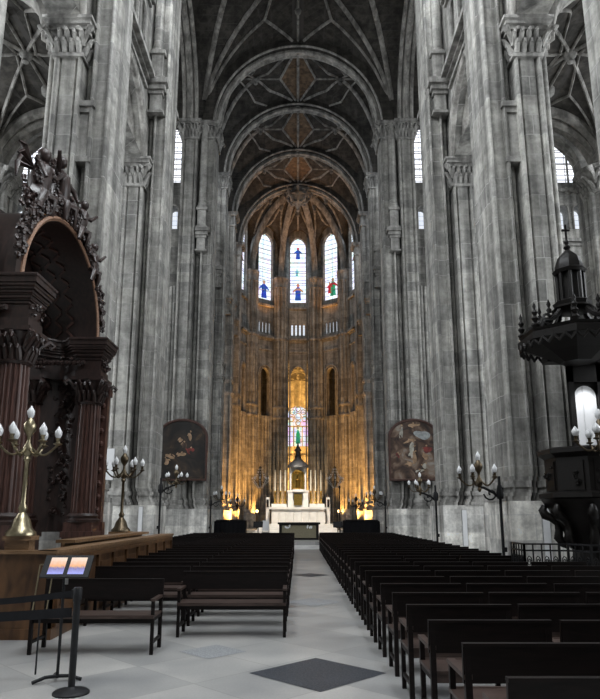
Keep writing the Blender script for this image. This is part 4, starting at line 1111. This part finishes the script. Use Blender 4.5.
# ------------------------------------------------------------------ paintings
def painting(xc, yb, w, z0, z1, label, canvas, figs):
    a = w/2
    t = thing('painting', label, 'painting', (xc, yb, (z0+z1)/2), 'arched paintings')
    fr = Frame((xc-a, yb), (xc+a, yb), (0, -1)); h = (z1-z0)
    rise = w*.36
    def outline(g):
        pts = [(a-a-g+0, z0-g)]
        top = []
        for k in range(21):
            q = pi-pi*k/20; top.append((a+(a+g)*cos(q), z1-rise+(rise+g)*sin(q)))
        return [(-g, z0-g)]+top+[(w+g, z0-g)]
    o1 = outline(0); b = MB(); b.add([fr.p(u, z, .1) for u, z in o1], [tuple(range(len(o1)))]); cv = b.build('canvas', canvas, t)
    b = MB(); pts = [fr.p(u, z, .1) for u, z in outline(.04)]; b.tube(pts, .075, 6, closed=True); b.build('frame', 'walnut', t, 50)
    b = MB(); b.add([fr.p(u, z, 0) for u, z in outline(.05)]+[fr.p(u, z, .09) for u, z in outline(.05)], [tuple(range(23))]+[(i, (i+1) % 23, (i+1) % 23+23, i+23) for i in range(23)]); b.build('backing', 'ebony', t)
    rn = random.Random(len(label))
    for (u, v, sx_, sy_, mat) in figs:
        def blob(cu, cv_, ru, rv, m_, tilt=0):
            b = MB(); n = 22; ph, p2 = rn.uniform(0, 6), rn.uniform(0, 6); lay = .104+rn.uniform(0, .006); pts = []
            for k in range(n):
                a_ = 2*pi*k/n; rr = 1+.16*sin(2*a_+ph)+.12*sin(3*a_+p2)
                du, dv = ru*w*cos(a_)*rr, rv*h*sin(a_)*rr
                pts.append(fr.p(cu*w+du*cos(tilt)-dv*sin(tilt), z0+cv_*h+du*sin(tilt)+dv*cos(tilt), lay))
            b.add(pts, [tuple(range(n))]); b.build('painted_figure', m_, cv)
        blob(u, v, sx_*.9, sy_, mat, rn.uniform(-.4, .4))
        if mat != 'p_sky':
            blob(u+rn.uniform(-.03, .03), v+sy_*1.15, .018, .016, 'p_flesh')
            blob(u+rn.choice((-1, 1))*sx_*.9, v+sy_*.5, .035, .009, rn.choice(('p_flesh', mat)), rn.uniform(-1, 1))
            blob(u+rn.uniform(-.5, .5)*sx_, v-sy_*.6, sx_*.5, sy_*.4, rn.choice((canvas, mat)), rn.uniform(-1, 1))
painting(-6.05, 32.9, 2.5, 3.45, 6.5, 'dark arch-topped oil painting with a pale kneeling figure, on the crossing pier', 'canvas_dark',
         [(.25, .38, .1, .035, 'p_flesh'), (.2, .3, .05, .06, 'p_flesh'), (.68, .48, .09, .05, 'p_red'), (.5, .42, .1, .03, 'p_flesh'), (.47, .66, .05, .03, 'p_flesh'), (.66, .72, .035, .08, 'p_flesh'), (.55, .58, .06, .05, 'canvas_brown')])
painting(6.05, 32.9, 2.5, 3.45, 6.5, 'brown arch-topped oil painting with pale robed figures and clouds, on the crossing pier', 'canvas_brown',
         [(.68, .75, .17, .08, 'p_sky'), (.24, .78, .035, .12, 'p_pale'), (.45, .5, .06, .12, 'p_pale'), (.5, .36, .05, .1, 'p_flesh'), (.78, .5, .09, .06, 'p_red'), (.72, .38, .06, .05, 'p_flesh'), (.6, .14, .12, .02, 'p_pale'), (.38, .25, .1, .03, 'p_flesh'), (.7, .22, .05, .04, 'p_pale'), (.5, .92, .12, .03, 'p_flesh'), (.15, .4, .04, .04, 'p_red'), (.4, .65, .12, .02, 'p_flesh')])

# ------------------------------------------------------------------ pulpit
PX, PY = 5.82, 12.75
t = thing('pulpit', 'black carved octagonal pulpit with a spired sounding canopy', 'pulpit', (PX, PY, 0))
b = MB(); b.lathe([(.62, 0), (.62, .25), (.5, .3), (.45, .5), (.4, .95), (.45, 1.05)], (PX, PY, 0), 8, a0=pi/8); b.build('foot', 'ebony', t)
b = MB(); b.lathe([(.42, 1.0), (.5, 1.15), (.55, 1.35), (.72, 1.6), (.78, 1.75), (.88, 1.88), (.92, 1.95)], (PX, PY, 0), 8, a0=pi/8)
rnd = random.Random(5)
for k in range(8):
    a = k*pi/4+pi/8; b.tube([(PX+r*cos(a), PY+r*sin(a), z) for r, z in ((.46, 1.02), (.56, 1.08), (.64, 1.2), (.62, 1.34), (.64, 1.48), (.74, 1.58), (.86, 1.64), (.9, 1.74), (.86, 1.84))], [.05, .08, .1, .08, .07, .08, .1, .09, .05], 8)
b.build('corbel', 'ebony', t, 60)
b = MB(); b.lathe([(.82, 1.95), (.8, 2.0), (.8, 2.75), (.86, 2.8)], (PX, PY, 0), 8, a0=pi/8); bd = b.build('body', 'ebony', t)
for k in range(8):
    a = k*pi/4; b = MB(); rot = Matrix.Rotation(a, 3, 'Z')
    b.cbox(Vector((PX, PY, 2.4))+rot @ Vector((.75, 0, 0)), (.04, .42, .56), rot); ca = rot @ Vector((0, 1, 0))
    swirl(b, Vector((PX, PY, 2.4))+rot @ Vector((.78, 0, 0)), (.16, .2), 5, rnd, (tuple(ca), (0, 0, 1)), .03)
    b.build('panel', 'ebony', bd)
b = MB(); b.lathe([(.84, 2.78), (.94, 2.84), (.94, 2.92), (.88, 2.95), (.7, 2.95)], (PX, PY, 0), 8, a0=pi/8); b.lathe([(.86, 1.93), (.95, 1.98), (.95, 2.06), (.82, 2.1)], (PX, PY, 0), 8, a0=pi/8); b.build('rim_moulding', 'ebony', t)
BXC = PX+.36
b = MB(); b.box(BXC-.36, BXC-.25, PY+.5, PY+.62, 2.9, 5.0); b.box(BXC+.25, BXC+.36, PY+.5, PY+.62, 2.9, 5.0); b.box(BXC-.36, BXC+.36, PY+.5, PY+.62, 4.45, 5.0); b.box(BXC-.3, BXC+.3, PY+.585, PY+.62, 2.9, 4.6)
for z in (3.2, 3.6, 4.0): b.ball((BXC+.3, PY+.49, z), .05, 6)
b.box(PX-.5, PX+.9, PY+.3, PY+.62, 4.85, 5.0); b.build('backboard', 'ebony', t)
fr = Frame((BXC-.25, PY+.58), (BXC+.25, PY+.58), (0, 1))
pn = pane(fr, 0, (.25, .23, 2.98, 4.15), 'white', t, 'white_panel'); pn['label'] = 'bright white arched panel'
b = MB(); b.box(BXC-.06, BXC-.04, PY+.57, PY+.58, 2.98, 4.36); b.build('panel_bead', 'paper', t)
# sounding canopy
b = MB(); b.lathe([(.35, 4.75), (.7, 4.95), (1.02, 5.1), (1.15, 5.15), (1.15, 5.28), (1.08, 5.32), (1.12, 5.38), (.95, 5.42), (.3, 5.5)], (PX, PY, 0), 8, a0=pi/8)
b.build('canopy', 'ebony', t)
b = MB()
for k in range(8):
    a = k*pi/4+pi/8
    for j in range(4): b.tube([(PX+1.1*cos(a+j*pi/16), PY+1.1*sin(a+j*pi/16), 5.15), (PX+1.1*cos(a+(j+.5)*pi/16), PY+1.1*sin(a+(j+.5)*pi/16), 5.02), (PX+1.1*cos(a+(j+1)*pi/16), PY+1.1*sin(a+(j+1)*pi/16), 5.15)], .035, 5)
b.build('valance', 'ebony', t, 50)
for k in range(8):
    a = k*pi/4+pi/8
    b = MB(); b.lathe([(.06, 0), (.09, .06), (.03, .12), (.08, .2), (.03, .26), (.065, .33), (.02, .4), (.04, .46), (.005, .56)], (PX+1.05*cos(a), PY+1.05*sin(a), 5.38), 8); b.build('finial', 'ebony', t, 50)
    b = MB(); pts = [(PX+r*cos(a), PY+r*sin(a), z) for r, z in ((.98, 5.4), (.85, 5.58), (.68, 5.6), (.52, 5.68), (.38, 5.82), (.32, 5.95))]
    b.tube(pts, [.07, .06, .05, .06, .06, .05], 6)
    b.tube([(PX+(.72+.12*cos(j*.7))*cos(a), PY+(.72+.12*cos(j*.7))*sin(a), 5.6+.12*sin(j*.7)) for j in range(9)], .03, 5)
    b.lathe([(.04, 0), (.06, .06), (.02, .12), (.05, .18), (.005, .3)], (PX+.66*cos(a), PY+.66*sin(a), 5.75), 6)
    b.build('scroll', 'ebony', t, 50)
b = MB(); b.lathe([(.36, 5.85), (.44, 5.91), (.36, 5.97), (.39, 6.05), (.28, 6.1)], (PX, PY, 0), 8, a0=pi/8)
for k in range(8):
    a = k*pi/4+pi/8; b.tube([(PX+.26*cos(a), PY+.26*sin(a), 6.05), (PX+.26*cos(a), PY+.26*sin(a), 6.72)], .04, 5)
b.lathe([(.2, 6.05), (.2, 6.72)], (PX, PY, 0), 8, a0=pi/8)
b.lathe([(.31, 6.7), (.35, 6.77), (.29, 6.81), (.28, 6.9), (.22, 7.08), (.1, 7.2), (.04, 7.25), (.08, 7.31), (.03, 7.37), (.06, 7.43), (.02, 7.5)], (PX, PY, 0), 8, a0=pi/8)
b.build('lantern', 'ebony', t, 40)
b = MB(); b.cbox((PX, PY, 7.66), (.035, .035, .36)); b.cbox((PX, PY, 7.71), (.17, .035, .035)); b.build('cross', 'ebony', t)
# lamp arm on the pulpit
t = thing('wall_candelabrum', 'brass candelabrum with white globes fixed beside the pulpit at the right edge', 'candelabrum', (5.55, 11.4, 2.9), 'wall candelabra')
candelabrum(t, (5.5, 11.4, 2.75), 1.0, 5, 'dbrass', .07, rad=.42)
b = MB(); b.tube([(PX, PY-.98, 2.85), (PX-.1, 11.6, 2.6), (5.5, 11.4, 2.7)], .03, 6); b.build('bracket', 'dbrass', t)

# wrought iron railing round the pulpit
t = thing('iron_railing', 'black wrought iron railing around the foot of the pulpit', 'railing', (4.3, 12.4, 0))
def rail_run(A, B, z=1.1):
    fr = Frame(A, B, (0, 1)); n = max(2, int(fr.L/.145))
    b = MB()
    for zz in (.1, z-.12, z): b.tube([fr.p(0, zz), fr.p(fr.L, zz)], .022, 4)
    b.build('rail', 'iron', t)
    for i in range(n+1):
        u = fr.L*i/n; b = MB(); b.tube([fr.p(u, 0), fr.p(u, z)], .016 if i % 4 else .028, 4); b.build('baluster', 'iron', t)
    b = MB()
    for i in range(n):
        u = fr.L*(i+.5)/n
        for zc in (.25, .5, .78):
            b.tube([fr.p(u+.05*(1-k/16)*cos(k*.8), zc+.11*(1-k/16)*sin(k*.8)) for k in range(14)], .012, 4)
    b.build('scrollwork', 'iron', t)
rail_run((4.35, 12.5), (5.15, 12.4)); rail_run((5.15, 12.4), (5.4, 11.98)); rail_run((5.4, 11.98), (6.9, 11.85)); rail_run((4.35, 12.5), (4.35, 13.25))

# ------------------------------------------------------------------ choir: podium, altars, furniture
mb = MB(); mb.box(-4.5, 4.5, 32.2, 45.0, 0, .35)
pod = struct(mb.build('floor_podium', 'floor'), 'raised stone podium of the choir', 'floor')
b = MB(); b.box(-1.7, 1.6, 31.85, 32.2, 0, .17); b.build('step', 'marble', pod)
mb = MB(); mb.box(-4.4, 4.4, 45.0, 52, 0, .6); mb.build('altar_floor', 'floor', pod)
for i in range(5):
    b = MB(); b.box(-3.1+.14*i, 3.0-.14*i, 44.0+.32*i, 49.5, .35+.13*i, .48+.13*i); b.build('step', 'marble', pod)
t = thing('nave_altar', 'black framed altar table with an olive front before the choir', 'altar', (0, 34.6, .35))
b = MB(); b.box(-1.0, 1.1, 34.3, 35.2, .35, 1.15); b.build('body', 'ebony', t)
b = MB(); b.box(-.9, 1.0, 34.27, 34.3, .45, 1.1); b.build('front_cloth', 'olive', t)
b = MB(); b.box(-1.08, 1.18, 34.2, 35.3, 1.15, 1.25); b.box(-1.0, -.86, 34.24, 34.3, .35, 1.15); b.box(.96, 1.1, 34.24, 34.3, .35, 1.15); b.build('table_top', 'ebony', t)
for x in (-.6, -.45, .55, .7):
    b = MB(); 
    for k in range(5): b.ball((x+random.uniform(-.08, .08), 34.28, 1.02+random.uniform(-.06, .08)), .045, 6)
    b.build('flower_spray', 'paper', t)
t = thing('high_altar', 'white marble high altar at the top of the steps', 'altar', (0, 47, 1))
b = MB(); b.box(-1.9, 1.9, 46.2, 47.4, 1.0, 2.05); b.build('body', 'marble', t)
b = MB(); b.box(-2.05, 2.0, 46.05, 47.5, 2.05, 2.2); b.build('table_top', 'marble', t)
for i in range(7):
    x = -1.65+i*.55; b = MB(); b.box(x-.2, x+.2, 46.16, 46.2, 1.15, 1.9); b.lathe([(.05, 0), (.05, .72)], (x+.27, 46.15, 1.1), 8); b.build('relief_panel', 'marble', t)
b = MB(); b.box(-1.95, -.84, 47.1, 47.7, 2.2, 2.45); b.box(.84, 1.95, 47.1, 47.7, 2.2, 2.45); b.build('gradine', 'marble', t)
t = thing('tabernacle', 'white and gilt tabernacle with slate dome above the high altar', 'tabernacle', (0, 47.3, 2.2))
b = MB(); b.box(-.75, -.38, 46.9, 47.5, 2.204, 3.3); b.box(.38, .75, 46.9, 47.5, 2.204, 3.3); b.box(-.75, .75, 47.3, 47.6, 2.204, 3.3); b.box(-.8, .8, 46.85, 47.6, 3.3, 3.42); b.build('base', 'marble', t)
b = MB(); b.box(-.3, .3, 46.95, 47.05, 2.35, 3.15); b.build('door', 'gold', t)
fr = Frame((-.6, 47.0), (.6, 47.0), (0, 1))
mb = MB(); wall(mb, fr, .4, [(3.42, 5.1, [(.6, .42, 3.5, 4.45)])]); mb.build('niche', 'marble', t)
b = MB(); opening_tube(b, fr, (.6, .42, 3.5, 4.45), -.05, .07, 8); b.add([fr.p(.1, 3.42, .38), fr.p(1.1, 3.42, .38), fr.p(1.1, 5, .38), fr.p(.1, 5, .38)], [(0,1,2,3)]); b.build('niche_lining', 'gold', t, 50)
b = MB(); b.lathe([(.16, 0), (.2, .1), (.14, .5), (.2, .7), (.07, .85), (.11, 1.0), (.02, 1.15)], (0, 47.2, 3.5), 10); b.build('statue', 'gold', t, 50)
b = MB(); b.lathe([(.85, 0), (.8, .15), (.55, .4), (.3, .6), (.25, .8), (.3, .85), (.22, .9), (.2, 1.2), (.3, 1.25), (.1, 1.55), (.03, 1.9)], (0, 47.2, 5.1), 8, a0=pi/8); b.build('dome', 'slate', t, 40)
for i, x in enumerate((-1.7, -1.3, -.95, .95, 1.3, 1.7)):
    t = thing('altar_candlestick', '%s tall gilt candlestick on the high altar, counted from the left' % ORD[i], 'candlestick', (x, 47.3, 2.45), 'altar candlesticks')
    b = MB(); b.lathe([(.14, 0), (.14, .05), (.06, .15), (.09, .3), (.04, .4), (.07, .65), (.04, .8), (.1, .92)], (x, 47.3, 2.45), 10); b.build('stick', 'gold', t, 50)
    b = MB(); b.lathe([(.05, 0), (.05, 1.55)], (x, 47.3, 3.37), 8); b.build('candle', 'cream', t)
for sx, sd in ((-1, 'left'), (1, 'right')):
    x = sx*2.35
    t = thing('altar_post', 'white stone post at the %s end of the high altar' % sd, 'post', (sx*2.0, 47.0, 1)); b = MB(); b.box(sx*2.2-.12, sx*2.2+.12, 46.6, 47.3, 1.0, 2.9); b.build('post', 'marble', t); b = MB(); b.box(sx*2.2-.08, sx*2.2+.08, 46.55, 46.6, 2.2, 2.75); b.build('plaque', 'ebony', t)
    # lamps with a small warm flame
    t = thing('altar_lamp', 'small glowing lamp on a stand to the %s of the altar steps' % sd, 'lamp', (sx*2.9, 45.4, .6))
    b = MB(); b.lathe([(.16, 0), (.05, .08), (.03, 1.1), (.09, 1.2)], (sx*2.9, 45.4, .6), 8); b.build('stand', 'dbrass', t, 50)
    b = MB(); b.ball((sx*2.9, 45.4, 1.9), .11, 8); b.build('flame', 'flame', t, 60)
# black choir desks
for sx, sd, xa, xb in ((-1, 'left', -4.4, -2.75), (1, 'right', 2.4, 4.3)):
    t = thing('choir_desk', 'long black draped choir desk, %s of the nave altar' % sd, 'desk', ((xa+xb)/2, 34.2, .35))
    b = MB(); n = 24; vs = []; fs = []
    for i in range(n+1):
        x = xa+(xb-xa)*i/n; o = .03*sin(i*1.9); vs += [(x, 33.7+o, .35), (x, 33.8+o*.4, 1.3), (x, 34.6, 1.36), (x, 34.7+o, .35)]
    for i in range(n):
        for j in range(3): fs.append((i*4+j, i*4+4+j, i*4+5+j, i*4+1+j))
    fs += [(0,1,2,3), (n*4, n*4+3, n*4+2, n*4+1)]
    b.add(vs, fs); b.build('drape', 'drape', t, 60)
    b = MB(); b.box(xa+.1, xb-.1, 33.85, 34.55, 1.34, 1.40); b.build('desk_top', 'ebony', t)
    x = sx*2.25
    t = thing('music_stand', 'dark sloping lectern stand beside the %s choir desk' % sd, 'lectern', (sx*2.1, 34.0, .35))
    b = MB(); b.lathe([(.2, 0), (.2, .03), (.03, .06), (.025, .75)], (sx*2.1, 34.0, .35), 8); b.build('stand', 'iron', t); b = MB(); b.cbox((sx*2.1, 34, 1.15), (.5, .05, .34), Matrix.Rotation(R(-35), 3, 'X')); b.build('desk_top', 'iron', t)
t = thing('easel_board', 'white notice board on a small frame left of the altar steps', 'notice', (-1.75, 35.0, .35))
b = MB(); b.box(-1.95, -1.9, 35, 35.04, .35, 1.2); b.box(-1.6, -1.55, 35, 35.04, .35, 1.2); b.box(-1.95, -1.55, 35, 35.03, .7, .75); b.build('frame', 'steel', t)
b = MB(); b.box(-1.93, -1.57, 34.97, 35.0, .8, 1.35); b.build('board', 'paper', t)
t = thing('processional_pole', 'tall thin black pole standing right of the high altar', 'pole', (2.6, 40.0, .35))
b = MB(); b.lathe([(.2, 0), (.2, .05), (.05, .1), (.04, .15)], (2.6, 40, .35), 10); b.build('foot', 'iron', t); b = MB(); b.lathe([(.045, .1), (.04, 2.9), (.07, 3.0), (.03, 3.1)], (2.6, 40, .35), 8); b.build('shaft', 'iron', t)
# crystal chandeliers
for x, sd in ((-2.4, 'left'), (2.35, 'right')):
    z = 4.7; y = 40.5
    t = thing('crystal_chandelier', 'crystal chandelier hanging in the choir, %s of the altar' % sd, 'chandelier', (x, y, z), 'crystal chandeliers')
    b = MB(); b.tube([(x, y, z), (x, y, 29.9)], .012, 4); b.build('cable', 'iron', t)
    b = MB(); b.lathe([(.03, 0), (.1, -.1), (.05, -.3), (.12, -.6), (.05, -.9), (.14, -1.15), (.03, -1.4)], (x, y, z), 8); b.build('stem', 'dbrass', t, 50)
    for k in range(8):
        a = k*pi/4; b = MB()
        b.tube([(x+.08*cos(a), y+.08*sin(a), z-.95), (x+.3*cos(a), y+.3*sin(a), z-1.08), (x+.52*cos(a), y+.52*sin(a), z-.85)], .015, 5); o = b.build('arm', 'dbrass', t)
        b = MB(); b.lathe([(.02, 0), (.045, .05), (.004, .16)], (x+.52*cos(a), y+.52*sin(a), z-.84), 6); b.build('bulb', 'bulb', o)
        b = MB()
        for j in range(6):
            q = j/5; b.ball((x+(.1+.4*q)*cos(a), y+(.1+.4*q)*sin(a), z-.2-.6*q-.1*sin(q*pi)), .035, 5); b.ball((x+(.5-.35*q)*cos(a), y+(.5-.35*q)*sin(a), z-.95-.4*q), .035, 5)
        b.build('crystal_strand', 'crystal', t)

# ------------------------------------------------------------------ things by the camera
# retractable barrier posts
def stanchion(x, y, label, belts=True):
    t = thing('barrier_post', label, 'barrier', (x, y, 0), 'barrier posts')
    b = MB(); b.lathe([(.17, 0), (.17, .015), (.15, .03), (.05, .045), (.035, .06)], (x, y, 0), 24); b.build('base', 'black', t, 40)
    b = MB(); b.lathe([(.033, .05), (.033, .9)], (x, y, 0), 14); b.build('post', 'black', t, 40)
    b = MB(); b.lathe([(.04, .83), (.042, .84), (.042, .95), (.036, .96)], (x, y, 0), 14); b.box(x-.055, x-.03, y-.02, y+.02, .86, .94); b.build('belt_head', 'black', t, 40)
    return t
SX, SY = -2.14, 6.4
t = stanchion(SX, SY, 'black retractable belt post standing on the floor beside the picture stand')
b = MB(); n = 14
b.add([v for i in range(n+1) for v in ((SX-.05-2.3*i/n, SY+.25*i/n, .87-.1*sin(pi*i/n)), (SX-.05-2.3*i/n, SY+.25*i/n, .93-.1*sin(pi*i/n)))], [(2*i, 2*i+2, 2*i+3, 2*i+1) for i in range(n)]); b.build('belt', 'belt', t)
b = MB(); b.add([v for i in range(n+1) for v in ((SX-.05-2.3*i/n, SY+.25*i/n+.02, .68-.12*i/n-.02*sin(pi*i/n)), (SX-.05-2.3*i/n, SY+.25*i/n+.02, .77-.12*i/n-.02*sin(pi*i/n)))], [(2*i, 2*i+2, 2*i+3, 2*i+1) for i in range(n)]); b.build('belt', 'belt', t)
stanchion(-3.6, 7.3, 'black belt post whose round base just enters the left edge')
# picture stand
TX, TY = -2.44, 6.85
t = thing('picture_stand', 'black stand with two glowing sunset pictures on a sloping panel', 'stand', (TX, TY, 0))
b = MB(); b.lathe([(.016, 0.03), (.016, 1.05)], (TX, TY, 0), 8); b.build('post', 'black', t)
for dx, dy in ((-.2, -.14), (.24, .02), (-.1, .2)):
    b = MB(); b.tube([(TX, TY, .05), (TX+dx*.5, TY+dy*.5, .05), (TX+dx, TY+dy, .015)], .018, 6); b.build('leg', 'black', t)
rot = Matrix.Rotation(R(52), 3, 'X'); pc = Vector((TX+.03, TY-.02, 1.12))
b = MB(); b.cbox(pc, (.5, .26, .025), rot); b.build('panel', 'black', t)
for dx in (-.1, .11):
    b = MB(); b.uv = [(0,0),(1,0),(1,1),(0,1)]
    b.add([pc+rot @ Vector((dx+a*.083, c*.1, .016)) for a, c in ((-1,-1),(1,-1),(1,1),(-1,1))], [(0,1,2,3)]); b.build('screen', 'screen', t)
b = MB(); b.cbox((TX+.02, TY, 1.0), (.04, .02, .12)); b.build('clamp', 'steel', t)
# wire frame basket beside it
t = thing('leaflet_frame', 'thin pale metal leaflet frame behind the picture stand', 'rack', (-2.7, 7.1, 0))
b = MB()
for x in (-2.85, -2.7): b.tube([(x, 7.1, .6), (x+.05, 7.1, 1.12)], .008, 5)
b.tube([(-2.85, 7.1, .62), (-2.7, 7.1, .62)], .008, 5); b.tube([(-2.8, 7.1, 1.12), (-2.65, 7.1, 1.12)], .008, 5); b.build('wire_frame', 'brass', t)
b = MB(); b.tube([(-2.77, 7.12, 0), (-2.77, 7.12, .62)], .01, 6); b.build('post', 'black', t)
# paper notices on piers
def notice(xa, y, z0, z1, w, label):
    t = thing('paper_notice', label, 'notice', (xa+w/2, y, z0)); b = MB(); b.box(xa, xa+w, y-.03, y, z0, z1); b.build('sheet', 'paper', t); b = MB(); b.box(xa-.02, xa+w+.02, y, y+.02, z0-.02, z1+.02); b.build('backing', 'steel', t)
notice(-6.25, 20.45, 2.75, 3.75, .3, 'tall white notice sheet on the pier beside the carved pew')
notice(-5.05, 20.38, .75, 1.9, .12, 'narrow white board on the plinth under the left wall candelabrum')
notice(5.2, 20.38, .7, 1.8, .14, 'narrow pale board on the plinth below the brown painting')
notice(5.3, 13.95, .7, 1.85, .14, 'narrow pale board on the plinth left of the pulpit')

# ------------------------------------------------------------------ light
w = bpy.data.worlds.new('sky'); sc.world = w; w.use_nodes = True
bg = w.node_tree.nodes['Background']; bg.inputs[0].default_value = (.88, .94, 1.0, 1); bg.inputs[1].default_value = .16
def area(name, loc, rot, sx_, sy_, power, col=(.92, .96, 1)):
    l = bpy.data.lights.new(name, 'AREA'); l.shape = 'RECTANGLE'; l.size = sx_; l.size_y = sy_; l.energy = power; l.color = col
    o = bpy.data.objects.new(name, l); COL.objects.link(o); o.location = loc; o.rotation_euler = rot; return o
def spot(name, loc, target, power, ang, col, r=.15, blend=.6):
    l = bpy.data.lights.new(name, 'SPOT'); l.energy = power; l.spot_size = R(ang); l.spot_blend = blend; l.color = col; l.shadow_soft_size = r
    o = bpy.data.objects.new(name, l); COL.objects.link(o); o.location = loc
    o.rotation_euler = (Vector(target)-Vector(loc)).to_track_quat('-Z', 'Y').to_euler(); return o
# daylight through the clerestory, transept, aisle and choir windows
for sx in (-1, 1):
    for y in (-8.0, -1.6, 4.8, 11.5, 18.35):
        area('clerestory_daylight', (sx*5.7, y, 23.6), (0, sx*R(45), 0), 4.5, 3.4, 2100 if y < 10 else (1500 if y < 15 else 800))
    area('transept_daylight', (sx*19.3, 27.8, 16), (0, sx*R(60), 0), 12, 8, 1800)
    for y in (4.8, 11.5, 18.35): area('aisle_daylight', (sx*17.4, y, 9), (0, sx*R(85), 0), 7, 3, 1300)
    for y in (36.7, 42.3, 47.8): area('choir_daylight', (sx*5.5, y, 23.5), (0, sx*R(45), 0), 4, 2.4, 110)
# warm uplights in the choir
WARM = (1, .47, .11)
for sx in (-1, 1):
    spot('choir_uplight', (sx*3.75, 43.6, .7), (sx*4.85, 45.1, 3.6), 3800, 80, WARM, .1)
    spot('choir_uplight', (sx*3.75, 49.4, .9), (sx*4.95, 50.6, 3.6), 3000, 75, WARM, .1)
    x, y = apt(sx*54, 3.6); x2, y2 = apt(sx*54, 4.8); spot('choir_uplight', (x, y, 1.0), (x2, y2, 3.6), 1300, 55, WARM, .1)
    x, y = apt(sx*18, 3.4); x2, y2 = apt(sx*18, 4.8); spot('choir_uplight', (x, y, 1.1), (x2, y2, 4.2), 1300, 42, (1, .62, .28), .1)
    x, y = apt(sx*40, 3.9); spot('vault_uplight', (x, y, Z_COR+.3), (sx*1.9, AC+3.1, 27), 620, 70, (1, .4, .09))
spot('altar_light', (0, 40.5, 12), (0, 45.8, 1.6), 9000, 40, (1, .9, .75))
spot('pulpit_lamp', (BXC, PY+.0, 4.7), (BXC, PY+.58, 3.5), 75, 60, (.95, .97, 1), .05)  # added fill spot under the canopy, only there to brighten the white panel
spot('chapel_light', (0, 61.5, .5), (0, 66, 8), 12000, 100, (1, .5, .12)); spot('chapel_light', (0, 60.0, 6), (0, 62.5, 15.5), 6000, 110, (1, .5, .12))
sc.view_settings.view_transform = 'Standard'; sc.view_settings.look = 'None'; sc.view_settings.gamma = 1; sc.view_settings.use_curve_mapping = False
sc.view_settings.exposure = -.25
sc.cycles.max_bounces = 4; sc.cycles.diffuse_bounces = 2; sc.cycles.glossy_bounces = 3; sc.cycles.caustics_reflective = False; sc.cycles.caustics_refractive = False
sc.cycles.sample_clamp_indirect = 6
